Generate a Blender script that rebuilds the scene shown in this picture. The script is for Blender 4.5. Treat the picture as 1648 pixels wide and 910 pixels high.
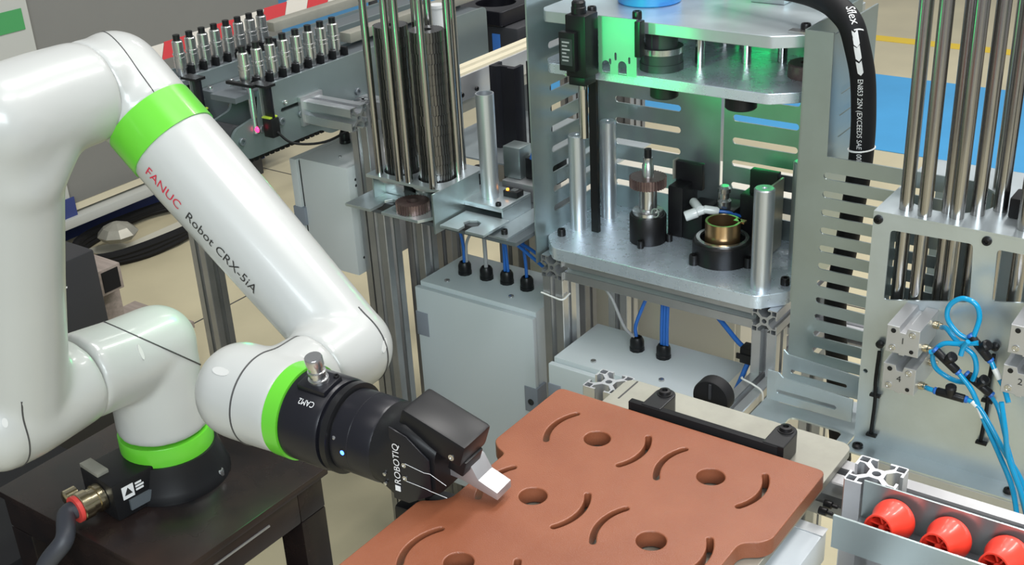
import bpy, bmesh, math, random
from mathutils import Vector, Matrix
from mathutils.bvhtree import BVHTree
random.seed(7)
for o in list(bpy.data.objects): bpy.data.objects.remove(o)
SC = bpy.context.scene
COL = SC.collection
H = 1.75            # eye height: all coordinates below are written from eye level, H is added on build

# ------------------------------------------------------------------ camera
cam = bpy.data.cameras.new('camera'); co = bpy.data.objects.new('camera', cam); COL.objects.link(co)
R = ((0.8134326, 0.57961698, -0.04869866), (0.21613001, -0.37891935, -0.89983773), (-0.54001409, 0.72143211, -0.43349797))
rot = Matrix(((R[0][0], -R[1][0], -R[2][0]), (R[0][1], -R[1][1], -R[2][1]), (R[0][2], -R[1][2], -R[2][2])))
co.matrix_world = Matrix.Translation((0, 0, H)) @ rot.to_4x4()
cam.sensor_fit = 'HORIZONTAL'; cam.sensor_width = 36.0; cam.lens = 36.0 * 1942.33 / 1648.0
cam.clip_start = 0.02; cam.clip_end = 100
SC.camera = co
# ------------------------------------------------------------------ light
w = bpy.data.worlds.new('hall_daylight'); SC.world = w; w.use_nodes = True
w.node_tree.nodes['Background'].inputs[0].default_value = (0.93, 0.97, 1.0, 1)
w.node_tree.nodes['Background'].inputs[1].default_value = 0.27
def area(name, loc, target, sx, sy, power, col=(1, 0.98, 0.95)):
    l = bpy.data.lights.new(name, 'AREA'); l.shape = 'RECTANGLE'; l.size = sx; l.size_y = sy; l.energy = power; l.color = col
    o = bpy.data.objects.new(name, l); COL.objects.link(o); o.location = (loc[0], loc[1], loc[2] + H)
    d = Vector(target) - Vector(loc); o.rotation_euler = d.to_track_quat('-Z', 'Y').to_euler(); return o
for i, (x, y, p) in enumerate([(-0.9, 2.4, 62), (0.7, 1.2, 55), (0.9, 3.4, 60), (-0.6, 5.2, 62), (-2.4, 5.4, 20), (-0.9, -0.5, 14)]):
    area('assumed_ceiling_lamp', (x, y, 2.7), (x, y, 0), 0.35, 1.6, p)  # overhead lamps out of view, assumed from the light falling from above
area('assumed_front_light', (2.2, -2.6, 1.5), (-0.8, 1.6, -0.9), 3.4, 1.8, 225, (0.86, 0.95, 1.0))  # unseen light behind the camera, assumed and added to brighten front faces
def spot(name, loc, tgt, power, ang, col, soft=0.03, blend=0.6):
    sp = bpy.data.lights.new(name, 'SPOT'); sp.energy = power; sp.color = col; sp.spot_size = math.radians(ang); sp.spot_blend = blend; sp.shadow_soft_size = soft
    so = bpy.data.objects.new(name, sp); COL.objects.link(so); so.location = (loc[0], loc[1], loc[2] + H)
    so.rotation_euler = (Vector(tgt) - Vector(loc)).to_track_quat('-Z', 'Y').to_euler()
spot('assumed_green_spot', (-1.00, 0.98, -0.42), (-0.955, 1.66, -0.508), 17.0, 18, (0.0, 1.0, 0.22), 0.015, 0.45)  # green source assumed from the lit bracket; no lamp body exists
spot('assumed_green_spot', (-1.22, 1.05, -0.52), (-0.85, 1.88, -0.675), 13, 17, (0.0, 1.0, 0.22), 0.03, 0.5)  # second unseen spot, added to tint the press back wall green
pl = bpy.data.lights.new('added_green_glint', 'POINT'); pl.energy = 0.8; pl.color = (0.0, 1.0, 0.25); pl.shadow_soft_size = 0.03  # unseen point light added for green glints on the robot
po = bpy.data.objects.new('added_green_glint', pl); COL.objects.link(po); po.location = (-1.27, 1.12, -0.62 + H)
vs = SC.view_settings
vs.view_transform = 'Standard'; vs.look = 'None'; vs.gamma = 1; vs.use_curve_mapping = False; vs.exposure = 0.14

# ------------------------------------------------------------------ materials
def mat(name, col, rough=0.5, metal=0.0, noise=0.0, nscale=20, col2=None, bump=0.0, bscale=200, coat=0.0, rvar=0.0, emit=None, aniso=None, trans=0.0, spec=None):
    m = bpy.data.materials.new(name); m.use_nodes = True; nt = m.node_tree; b = nt.nodes['Principled BSDF']
    b.inputs['Base Color'].default_value = (*col, 1); b.inputs['Roughness'].default_value = rough; b.inputs['Metallic'].default_value = metal
    if coat: b.inputs['Coat Weight'].default_value = coat; b.inputs['Coat Roughness'].default_value = 0.08
    if trans: b.inputs['Transmission Weight'].default_value = trans
    if spec is not None: b.inputs['Specular IOR Level'].default_value = spec
    if emit: b.inputs['Emission Color'].default_value = (*emit[0], 1); b.inputs['Emission Strength'].default_value = emit[1]
    tc = nt.nodes.new('ShaderNodeTexCoord')
    src = tc.outputs['Object']
    if aniso:
        mp = nt.nodes.new('ShaderNodeMapping'); mp.inputs['Scale'].default_value = aniso; nt.links.new(src, mp.inputs[0]); src = mp.outputs[0]
    if noise or col2 or rvar:
        n = nt.nodes.new('ShaderNodeTexNoise'); n.inputs['Scale'].default_value = nscale; n.inputs['Detail'].default_value = 6; n.inputs['Roughness'].default_value = 0.6
        nt.links.new(src, n.inputs['Vector'])
        r = nt.nodes.new('ShaderNodeValToRGB'); r.color_ramp.elements[0].position = 0.35; r.color_ramp.elements[1].position = 0.68
        c2 = col2 if col2 else tuple(min(1, c * (1 + noise)) for c in col); c1 = col if col2 else tuple(c * (1 - noise) for c in col)
        r.color_ramp.elements[0].color = (*c1, 1); r.color_ramp.elements[1].color = (*c2, 1)
        nt.links.new(n.outputs['Fac'], r.inputs[0]); nt.links.new(r.outputs[0], b.inputs['Base Color'])
        if rvar:
            mr = nt.nodes.new('ShaderNodeMapRange'); mr.inputs['To Min'].default_value = max(0.02, rough - rvar); mr.inputs['To Max'].default_value = rough + rvar
            nt.links.new(n.outputs['Fac'], mr.inputs['Value']); nt.links.new(mr.outputs[0], b.inputs['Roughness'])
    if bump:
        n2 = nt.nodes.new('ShaderNodeTexNoise'); n2.inputs['Scale'].default_value = bscale; n2.inputs['Detail'].default_value = 3
        nt.links.new(tc.outputs['Object'], n2.inputs['Vector'])
        bp = nt.nodes.new('ShaderNodeBump'); bp.inputs['Strength'].default_value = bump; bp.inputs['Distance'].default_value = 0.002
        nt.links.new(n2.outputs['Fac'], bp.inputs['Height']); nt.links.new(bp.outputs[0], b.inputs['Normal'])
    return m
M = {
 'alu': mat('anodised_aluminium', (0.60, 0.61, 0.63), 0.36, 0.85, noise=0.06, nscale=12),
 'alu_cast': mat('cast_aluminium', (0.56, 0.56, 0.57), 0.45, 0.75),
 'alu_dark': mat('weathered_aluminium', (0.42, 0.42, 0.43), 0.4, 0.8, noise=0.1, nscale=15),
 'galv': mat('galvanised_sheet', (0.43, 0.50, 0.50), 0.32, 0.85, noise=0.06, nscale=9, rvar=0.08),
 'galv_light': mat('zinc_plated_sheet', (0.62, 0.69, 0.72), 0.31, 0.8, noise=0.06, nscale=10, rvar=0.08),
 'plate': mat('milled_aluminium_plate', (0.70, 0.78, 0.87), 0.28, 0.65, noise=0.03, nscale=40, bump=0.12, bscale=1300, rvar=0.08),
 'chrome': mat('chrome_bar', (0.62, 0.61, 0.60), 0.16, 1.0),
 'rod': mat('ground_steel_rod', (0.42, 0.405, 0.395), 0.22, 1.0),
 'pillar': mat('turned_aluminium_pillar', (0.58, 0.61, 0.64), 0.36, 0.85),
 'steel': mat('bright_steel', (0.60, 0.60, 0.60), 0.24, 0.95),
 'gear': mat('dark_gear_steel', (0.20, 0.195, 0.19), 0.28, 0.95, noise=0.12, nscale=40),
 'gear_brown': mat('oiled_brown_gear_steel', (0.22, 0.15, 0.14), 0.36, 0.75, noise=0.2, nscale=60),
 'blk': mat('black_plastic', (0.010, 0.010, 0.011), 0.36, spec=0.3),
 'blk_matt': mat('matt_black_rubber', (0.010, 0.010, 0.011), 0.6, spec=0.2),
 'blk_an': mat('black_anodised_aluminium', (0.010, 0.010, 0.014), 0.32, 0.1, spec=0.4),
 'blk_ox': mat('black_oxide_steel', (0.02, 0.019, 0.02), 0.36, 0.6),
 'grey_dark': mat('dark_grey_paint', (0.035, 0.036, 0.04), 0.45, spec=0.35),
 'slate': mat('slate_grey_paint', (0.13, 0.15, 0.165), 0.4, 0.3),
 'table': mat('black_painted_steel', (0.006, 0.006, 0.007), 0.28, 0.0, col2=(0.035, 0.020, 0.016), nscale=3.0, rvar=0.12, spec=0.3),
 'white': mat('white_robot_paint', (0.45, 0.46, 0.445), 0.32, coat=0.3),
 'green': mat('green_robot_paint', (0.12, 0.52, 0.03), 0.3, coat=0.3),
 'seam': mat('grey_seal', (0.05, 0.05, 0.05), 0.6),
 'terra': mat('rust_brown_coated_board', (0.232, 0.072, 0.033), 0.34, 0.0, col2=(0.285, 0.096, 0.046), nscale=9, bump=0.25, bscale=900, rvar=0.08),
 'cab': mat('light_grey_enclosure_paint', (0.62, 0.665, 0.70), 0.42),
 'cab_white': mat('white_grey_enclosure_paint', (0.66, 0.67, 0.68), 0.45),
 'hinge': mat('blue_grey_plastic', (0.27, 0.29, 0.345), 0.5),
 'red': mat('red_orange_plastic', (0.86, 0.055, 0.03), 0.35, coat=0.25),
 'red_ring': mat('red_seal', (0.65, 0.06, 0.05), 0.45),
 'brass': mat('bronze', (0.55, 0.36, 0.19), 0.28, 0.95),
 'gold': mat('nickel_brass', (0.55, 0.48, 0.33), 0.22, 1.0),
 'air': mat('blue_air_tube', (0.0, 0.30, 0.58), 0.22, coat=0.3),
 'bluecab': mat('blue_cable', (0.02, 0.13, 0.48), 0.4),
 'greycab': mat('grey_cable', (0.35, 0.35, 0.36), 0.45),
 'bluecap': mat('blue_motor_paint', (0.03, 0.19, 0.52), 0.35),
 'bluelabel': mat('blue_label', (0.05, 0.20, 0.62), 0.5),
 'navy': mat('navy_panel', (0.035, 0.055, 0.20), 0.5),
 'tie': mat('white_nylon', (0.78, 0.78, 0.76), 0.4),
 'cable': mat('dark_grey_cable_jacket', (0.035, 0.038, 0.048), 0.5),
 'txt_blk': mat('black_print', (0.02, 0.02, 0.02), 0.5),
 'txt_red': mat('red_print', (0.55, 0.02, 0.05), 0.5),
 'txt_wht': mat('white_print', (0.75, 0.75, 0.75), 0.5),
 'cream': mat('cream_strip', (0.66, 0.60, 0.44), 0.45),
 'wallgrey': mat('grey_wall_panel', (0.19, 0.19, 0.178), 0.55, noise=0.04, nscale=1.5),
 'wallwhite': mat('pale_grey_panel', (0.45, 0.46, 0.43), 0.5),
 'grn_strip': mat('green_panel_strip', (0.06, 0.30, 0.10), 0.5),
 'floor': mat('beige_epoxy_floor', (0.54, 0.485, 0.325), 0.35, noise=0.08, nscale=2.2, rvar=0.1),
 'mat_blue': mat('blue_floor_paint', (0.06, 0.34, 0.66), 0.42, noise=0.05, nscale=3),
 'yellow': mat('yellow_floor_line', (0.74, 0.52, 0.04), 0.5),
 'fl_white': mat('pale_floor_line', (0.60, 0.58, 0.48), 0.5),
 'wood': mat('pale_wood', (0.30, 0.25, 0.22), 0.6, noise=0.15, nscale=8, aniso=(1, 12, 12)),
 'tape_w': mat('white_tape', (0.72, 0.68, 0.62), 0.5), 'tape_r': mat('red_tape', (0.62, 0.05, 0.06), 0.5),
 'led_blue': mat('blue_led', (0.1, 0.2, 1), 0.3, emit=((0.02, 0.08, 1.0), 14)),
 'led_red': mat('red_led', (1, 0.05, 0.2), 0.3, emit=((1.0, 0.02, 0.10), 4)),
 'led_amber': mat('amber_led', (1, 0.4, 0.05), 0.3, emit=((1.0, 0.3, 0.03), 4)),
 'beige_box': mat('beige_enclosure_paint', (0.56, 0.54, 0.47), 0.5),
 'clear': mat('clear_plastic_fitting', (0.72, 0.74, 0.74), 0.2, coat=0.4),
 'cabgrey': mat('mid_grey_filler', (0.33, 0.32, 0.30), 0.5),
 'dirty': mat('scuffed_grey_steel', (0.37, 0.36, 0.305), 0.42, 0.45, noise=0.12, nscale=12),
}

# ------------------------------------------------------------------ geometry helpers
V = Vector
X, Y, Z = V((1, 0, 0)), V((0, 1, 0)), V((0, 0, 1))
def perp(a):
    a = a.normalized(); b = Z if abs(a.z) < 0.9 else X
    u = a.cross(b).normalized(); return u, a.cross(u).normalized()
class MB:
    def __init__(s): s.v = []; s.f = []
    def add(s, vs, fs):
        k = len(s.v); s.v += [V(p) for p in vs]; s.f += [tuple(i + k for i in f) for f in fs]; return s
    def bb(s, x0, x1, y0, y1, z0, z1):
        return s.add([(x0, y0, z0), (x1, y0, z0), (x1, y1, z0), (x0, y1, z0), (x0, y0, z1), (x1, y0, z1), (x1, y1, z1), (x0, y1, z1)],
                     [(0, 3, 2, 1), (4, 5, 6, 7), (0, 1, 5, 4), (1, 2, 6, 5), (2, 3, 7, 6), (3, 0, 4, 7)])
    def obox(s, c, ax, ay, az, dx, dy, dz):
        c = V(c); P = []
        for k in (-1, 1):
            for i, j in ((-1, -1), (1, -1), (1, 1), (-1, 1)): P.append(c + ax * (i * dx / 2) + ay * (j * dy / 2) + az * (k * dz / 2))
        return s.add(P, [(0, 3, 2, 1), (4, 5, 6, 7), (0, 1, 5, 4), (1, 2, 6, 5), (2, 3, 7, 6), (3, 0, 4, 7)])
    def lathe(s, base, axis, prof, n=28, close=False):
        base = V(base); axis = V(axis).normalized(); u, w = perp(axis); P = []; F = []
        for r, h in prof:
            for k in range(n):
                a = 2 * math.pi * k / n; P.append(base + axis * h + (u * math.cos(a) + w * math.sin(a)) * max(r, 1e-5))
        m = len(prof)
        for i in range(m - 1 + (1 if close else 0)):
            i2 = (i + 1) % m
            for k in range(n):
                k2 = (k + 1) % n; F.append((i * n + k, i * n + k2, i2 * n + k2, i2 * n + k))
        if not close:
            F.append(tuple(reversed(range(n)))); F.append(tuple((m - 1) * n + k for k in range(n)))
        return s.add(P, F)
    def cyl(s, p, q, r, r2=None, n=24):
        p, q = V(p), V(q); d = q - p
        return s.lathe(p, d, [(r, 0), (r if r2 is None else r2, d.length)], n)
    def pipe(s, p, q, ro, ri, n=28):
        p, q = V(p), V(q); d = q - p
        return s.lathe(p, d, [(ri, 0), (ro, 0), (ro, d.length), (ri, d.length)], n, close=True)
    def hexh(s, p, q, r): return s.cyl(p, q, r, n=6)
    def tube(s, pts, r, n=12, caps=True):
        pts = [V(p) for p in pts]; rs = r if isinstance(r, (list, tuple)) else [r] * len(pts)
        P = []; F = []; t0 = (pts[1] - pts[0]).normalized(); u, w = perp(t0)
        for i, p in enumerate(pts):
            t = (pts[min(i + 1, len(pts) - 1)] - pts[max(i - 1, 0)]).normalized()
            u = (u - t * u.dot(t)).normalized(); w = t.cross(u)
            for k in range(n):
                a = 2 * math.pi * k / n; P.append(p + (u * math.cos(a) + w * math.sin(a)) * rs[i])
        for i in range(len(pts) - 1):
            for k in range(n):
                k2 = (k + 1) % n; F.append((i * n + k, i * n + k2, (i + 1) * n + k2, (i + 1) * n + k))
        if caps: F.append(tuple(reversed(range(n)))); F.append(tuple((len(pts) - 1) * n + k for k in range(n)))
        return s.add(P, F)
    def capsule(s, pts, rs, n=36, d0=1.0, d1=1.0):
        pts = [V(p) for p in pts]; a = (pts[0] - pts[1]).normalized(); b = (pts[-1] - pts[-2]).normalized(); P = []; Q = []
        for k in range(6):
            t = math.pi / 2 * (k / 6.0)
            P.append((pts[0] + a * rs[0] * d0 * math.cos(t), max(rs[0] * math.sin(t), 1e-4)))
        for p, r in zip(pts, rs): P.append((p, r))
        for k in range(5, -1, -1):
            t = math.pi / 2 * (k / 6.0)
            P.append((pts[-1] + b * rs[-1] * d1 * math.cos(t), max(rs[-1] * math.sin(t), 1e-4)))
        return s.tube([p for p, _ in P], [r for _, r in P], n)
    def prism(s, poly, o, ax, ay, t):
        o = V(o); n = ax.cross(ay); k = len(poly)
        P = [o + ax * a + ay * b for a, b in poly] + [o + ax * a + ay * b + n * t for a, b in poly]
        F = [tuple(reversed(range(k))), tuple(range(k, 2 * k))] + [(i, (i + 1) % k, (i + 1) % k + k, i + k) for i in range(k)]
        return s.add(P, F)
    def build(s, name, m, parent=None, bevel=0.0, smooth=True, seg=2, ang=38):
        me = bpy.data.meshes.new(name); me.from_pydata([(p.x, p.y, p.z + H) for p in s.v], [], s.f)
        if bevel or True:
            bm = bmesh.new(); bm.from_mesh(me)
            bmesh.ops.recalc_face_normals(bm, faces=bm.faces)
            if bevel:
                es = [e for e in bm.edges if len(e.link_faces) == 2 and e.calc_face_angle(0) > math.radians(50)]
                bmesh.ops.bevel(bm, geom=es, offset=bevel, segments=seg, profile=0.6, affect='EDGES', clamp_overlap=True)
            bm.to_mesh(me); bm.free()
        return link(name, me, m, parent, smooth, ang)
def link(name, me, m, parent=None, smooth=True, ang=38):
    if smooth:
        me.polygons.foreach_set('use_smooth', [True] * len(me.polygons)); me.set_sharp_from_angle(angle=math.radians(ang))
    me.materials.clear(); me.materials.append(M[m] if isinstance(m, str) else m)
    o = bpy.data.objects.new(name, me); COL.objects.link(o)
    if parent is not None: setp(o, parent)
    return o
WM = {}
def setp(o, p):
    o.parent = p; t = WM.get(p.name, Matrix.Identity(4)); o.matrix_parent_inverse = t.inverted()
def thing(name, label, cat, loc=(0, 0, 0), group=None):
    o = bpy.data.objects.new(name, None); COL.objects.link(o); o.empty_display_size = 0.05
    o.location = (loc[0], loc[1], loc[2] + H); WM[o.name] = Matrix.Translation(o.location)
    return tag(o, label, cat, group)
def tag(o, label, cat, group=None):
    o['label'] = label; o['category'] = cat
    if group: o['group'] = group
    return o
def struct(o, label=None):
    o['kind'] = 'structure'
    if label: o['label'] = label
    return o
def dup(root, delta, label=None, rz=0.0):
    r = root.copy(); COL.objects.link(r); r.location = root.location + V(delta); r.rotation_euler.z += rz
    if label: r['label'] = label
    for c in root.children:
        d = c.copy(); COL.objects.link(d); mi = c.matrix_parent_inverse.copy(); d.parent = r; d.matrix_parent_inverse = mi
        for g in c.children:
            e = g.copy(); COL.objects.link(e); mi = g.matrix_parent_inverse.copy(); e.parent = d; e.matrix_parent_inverse = mi
    return r
def rrect(x0, x1, y0, y1, r=0.0, n=5, corners=(1, 1, 1, 1)):
    if r <= 0: return [(x0, y0), (x1, y0), (x1, y1), (x0, y1)]
    P = []
    for i, (cx, cy, a0) in enumerate(((x0 + r, y0 + r, 180), (x1 - r, y0 + r, 270), (x1 - r, y1 - r, 0), (x0 + r, y1 - r, 90))):
        if corners[i]:
            for k in range(n + 1):
                a = math.radians(a0 + 90.0 * k / n); P.append((cx + r * math.cos(a), cy + r * math.sin(a)))
        else: P.append(((x0, y0), (x1, y0), (x1, y1), (x0, y1))[i])
    return P
def circ(cx, cy, r, n=24): return [(cx + r * math.cos(2 * math.pi * k / n), cy + r * math.sin(2 * math.pi * k / n)) for k in range(n)]
def stadium(x0, x1, y, r, n=6): return rrect(x0, x1, y - r, y + r, r * 0.999, n)
def sheet_mesh(name, outer, holes, o, ax, ay, t, bevel=0.0):
    cu = bpy.data.curves.new(name, 'CURVE'); cu.dimensions = '2D'; cu.fill_mode = 'BOTH'; cu.extrude = max(t / 2 - bevel, 1e-5); cu.bevel_depth = bevel; cu.bevel_resolution = 1; cu.offset = -bevel
    for poly in [outer] + list(holes):
        sp = cu.splines.new('POLY'); sp.points.add(len(poly) - 1); sp.use_cyclic_u = True
        for i, (a, b) in enumerate(poly): sp.points[i].co = (a, b, 0, 1)
    ob = bpy.data.objects.new(name, cu); me = bpy.data.meshes.new_from_object(ob)
    bpy.data.objects.remove(ob); bpy.data.curves.remove(cu)
    n = ax.cross(ay); o = V(o) + n * (t / 2) + V((0, 0, H))
    for v in me.vertices: v.co = o + ax * v.co.x + ay * v.co.y + n * v.co.z
    bm = bmesh.new(); bm.from_mesh(me); bmesh.ops.remove_doubles(bm, verts=bm.verts, dist=1e-5); bmesh.ops.recalc_face_normals(bm, faces=bm.faces); bm.to_mesh(me); bm.free()
    return me
def sheet(name, outer, holes, o, ax, ay, t, m, parent=None, bevel=0.0):
    return link(name, sheet_mesh(name, outer, holes, o, ax, ay, t, bevel), m, parent, True, 16 if bevel else 30)
# T-slot extrusion cross-section
def prof_poly(a=0.0225):
    k = a / 0.0225; q = [(-.0058, .0225), (-.0058, .0198), (-.0112, .0198), (-.0112, .0152), (-.0044, .0078), (.0044, .0078), (.0112, .0152), (.0112, .0198), (.0058, .0198), (.0058, .0225), (.0212, .0225)]
    P = []
    for i in range(4):
        c, s = math.cos(-i * math.pi / 2), math.sin(-i * math.pi / 2)
        P += [((x * c - y * s) * k, (x * s + y * c) * k) for x, y in q] + [((0.0225 * c - 0.0212 * s) * k, (0.0225 * s + 0.0212 * c) * k)]
    holes = [circ(0, 0, 0.0042 * k, 12)]
    for sx in (-1, 1):
        for sy in (-1, 1): holes.append([((sx * .0171 + dx) * k, (sy * .0171 + dy) * k) for dx, dy in ((-.0039, -.0039), (.0039, -.0039), (.0039, .0039), (-.0039, .0039))])
    return P, holes
PO, PH = prof_poly()
def profile(name, c, axis, length, m='alu', parent=None, size=0.045):
    """extrusion starting at centre c of one end, running along axis"""
    c = V(c); k = size / 0.045
    ax, ay = {'x': (Y, Z), 'y': (Z, X), 'z': (X, Y)}[axis]
    po, ph = (PO, PH) if k == 1 else prof_poly(size / 2)
    return sheet(name, po, ph, c, ax, ay, length, m, parent)
def bolt(c, axis, r, h, parent, name='bolt', m='blk_ox', n=18):
    c = V(c); a = V(axis).normalized(); b = MB()
    b.lathe(c, a, [(r, 0), (r, h * 0.8), (r * 0.88, h), (r * 0.5, h), (r * 0.5, h * 0.45), (0.0, h * 0.45)], n)
    return b.build(name, m, parent)
def catmull(pts, n=8):
    pts = [V(p) for p in pts]; P = [pts[0] * 2 - pts[1]] + pts + [pts[-1] * 2 - pts[-2]]; out = []
    for i in range(1, len(P) - 2):
        a, b, c, d = P[i - 1], P[i], P[i + 1], P[i + 2]
        for k in range(n):
            t = k / n; out.append(0.5 * ((2 * b) + (c - a) * t + (2 * a - 5 * b + 4 * c - d) * t * t + (3 * b - a - 3 * c + d) * t ** 3))
    out.append(pts[-1]); return out
def blob(name, mb, m, parent, voxel=0.0045, it=18):
    me = bpy.data.meshes.new(name); me.from_pydata([(p.x, p.y, p.z + H) for p in mb.v], [], mb.f)
    ob = bpy.data.objects.new(name, me); COL.objects.link(ob)
    r = ob.modifiers.new('r', 'REMESH'); r.mode = 'VOXEL'; r.voxel_size = voxel
    s = ob.modifiers.new('s', 'SMOOTH'); s.factor = 0.5; s.iterations = it
    dg = bpy.context.evaluated_depsgraph_get(); me2 = bpy.data.meshes.new_from_object(ob.evaluated_get(dg))
    bpy.data.objects.remove(ob); me2.name = name
    return link(name, me2, m, parent, True, 80)
def bvh(o): me = o.data; return BVHTree.FromPolygons([v.co - V((0, 0, H)) for v in me.vertices], [p.vertices for p in me.polygons])
def seam(name, tree, c, nrm, parent, r=0.0011, m='seam', R=0.2, lim=0.085):
    c = V(c); u, w = perp(V(nrm)); P = []
    for k in range(97):
        a = 2 * math.pi * k / 96; d = u * math.cos(a) + w * math.sin(a)
        hit = tree.ray_cast(c + d * R, -d)
        if hit[0] is not None and (hit[0] - c).length < lim: P.append((k, hit[0]))
    j = next((i for i in range(1, len(P)) if P[i][0] - P[i - 1][0] > 1), 0)
    if j: P = P[j:] + (P[1:j] if P[0][0] == 0 and P[-1][0] == 96 else P[:j])
    P = [p for _, p in P]
    return MB().tube(P, r, 6, False).build(name, m, parent)
def text_mesh(body, size):
    cu = bpy.data.curves.new('t', 'FONT'); cu.body = body; cu.size = size; cu.resolution_u = 3
    ob = bpy.data.objects.new('t', cu); me = bpy.data.meshes.new_from_object(ob); bpy.data.objects.remove(ob); bpy.data.curves.remove(cu)
    return me
def lettering(name, body, size, o, ax, ay, m, parent, tree=None, off=0.0008, bold=0.0, spread=1.0, reach=0.08):
    me = text_mesh(body, size); n = ax.cross(ay).normalized(); o = V(o)
    bm = bmesh.new(); bm.from_mesh(me)
    if tree is not None:
        for _ in range(2):
            es = [e for e in bm.edges if e.calc_length() > size * 0.25]
            if es: bmesh.ops.subdivide_edges(bm, edges=es, cuts=1); bmesh.ops.triangulate(bm, faces=bm.faces)
    for v in bm.verts:
        p = o + ax * (v.co.x * spread) + ay * v.co.y
        if tree is not None:
            hit = tree.ray_cast(p + n * reach, -n)
            if hit[0] is not None: p = hit[0] + hit[1] * off
        else: p = p + n * off
        v.co = p + V((0, 0, H))
    bm.to_mesh(me); bm.free(); me.name = name
    return link(name, me, m, parent, False)

# ================================================================== THE HALL
FZ = -1.75
struct(MB().bb(-7, 3.5, -3, 12, FZ - 0.1, FZ).build('floor', 'floor'))
fl = bpy.data.objects['floor']
# dark movement joints in the slab
for k, (x0, x1, y0, y1) in enumerate([(-7, 3.5, 3.30, 3.306), (-2.9, -2.894, -3, 12)]):
    MB().bb(x0, x1, y0, y1, FZ, FZ + 0.0006).build('floor_joint', 'seam', fl)
tag(sheet('floor_marking', rrect(-3.45, 2.5, 4.70, 5.745), [], (0, 0, FZ + 0.001), X, Y, 0.002, 'mat_blue'), 'large bright blue painted area of the floor behind the machines', 'floor marking')
tag(MB().bb(-4.2, 3.4, 6.36, 6.46, FZ + 0.0005, FZ + 0.0025).build('floor_line', 'yellow'), 'yellow painted line on the beige floor beyond the blue area', 'floor line')
tag(MB().bb(-3.62, -3.54, 2.38, 2.85, FZ + 0.0005, FZ + 0.0025).build('floor_line', 'fl_white'), 'pale painted stripe on the floor behind the white robot arm', 'floor line')
tag(MB().prism([(-3.73, 2.33), (-3.62, 2.36), (-3.6, 2.47), (-3.68, 2.45)], (0, 0, FZ + 0.0005), X, Y, 0.002).build('floor_line', 'fl_white'), 'short pale floor mark beside the wooden beam', 'floor line')
tag(sheet('floor_marking', rrect(-7, -4.6, 4.3, 8), [], (0, 0, FZ + 0.001), X, Y, 0.002, 'mat_blue'), 'blue painted floor patch behind the striped barrier tape', 'floor marking')
# grey partition, raised on a rail with a dark gap below
wl = struct(MB().bb(-3.82, -3.7, -1.0, 3.45, -1.555, 0.9).build('wall_left', 'wallgrey'))
struct(MB().bb(-3.78, -3.695, -1.0, 3.45, -1.58, -1.556).build('trim_1', 'cream'))
struct(MB().bb(-3.78, -3.66, -1.0, 3.45, -1.625, -1.59).build('trim_2', 'wallwhite', bevel=0.004))
t = thing('wall_panel', 'pale upright panel with a green strip and a dark blue foot at far left', 'panel', (-3.68, 1.7, -1.55))
MB().bb(-3.695, -3.68, 0.6, 2.31, -1.55, 0.9).build('panel_sheet', 'wallwhite', t)
MB().bb(-3.68, -3.677, 0.6, 2.285, -0.905, -0.835).build('green_strip', 'grn_strip', t)
MB().bb(-3.68, -3.676, 0.6, 2.325, -1.59, -1.52).build('blue_foot', 'navy', t)
t = thing('floor_plinth', 'dark navy plinth in the gap under the grey partition', 'plinth', (-3.75, 2.0, FZ))
MB().bb(-3.95, -3.86, -0.5, 3.4, FZ, -1.63).build('plinth_board', 'navy', t)
for y in (0.4, 2.2, 3.2): MB().bb(-3.8, -3.72, y, y + 0.06, FZ, -1.63).build('foot', 'grey_dark', t, bevel=0.004)
t = thing('cable_bundle', 'crumpled grey bag on a dark cable coil below the grey partition', 'cable bundle', (-3.55, 2.5, FZ))
b = MB()
for k in range(3):
    b.tube(catmull([V((-3.6 + .16 * math.cos(a), 2.55 + .30 * math.sin(a), FZ + 0.02 + .012 * k + .006 * math.sin(3 * a + k))) for a in [i * 0.45 for i in range(15)]], 3), 0.016, 8)
b.build('coil', 'blk_matt', t)
bm_ = MB(); bm_.lathe((-3.6, 2.42, FZ + 0.05), Z, [(0.06, 0), (0.075, 0.02), (0.05, 0.045), (0.015, 0.06)], 9); bm_.build('bag', 'dirty', t, smooth=False)
t = thing('barrier_tape', 'red and white striped barrier tape strung behind the conveyor', 'tape', (-3.0, 2.6, -0.95))
y = 1.24
for k in range(20):
    MB().prism([(y, 0), (y + .105, 0), (y + .125, .052), (y + .02, .052)], (-3.0, 0, -0.962 + 0.003 * k), Y, Z, 0.0015).build('tape_stripe', 'tape_r' if k % 2 == 0 else 'tape_w', t); y += 0.105
for yy in (1.22, 3.28):
    MB().cyl((-3.02, yy, FZ), (-3.02, yy, -0.84), 0.018, n=12).build('stand_post', 'grey_dark', t)
    MB().lathe((-3.02, yy, FZ), Z, [(0.13, 0), (0.13, 0.02), (0.03, 0.04)], 20).build('stand_foot', 'grey_dark', t)
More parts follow.
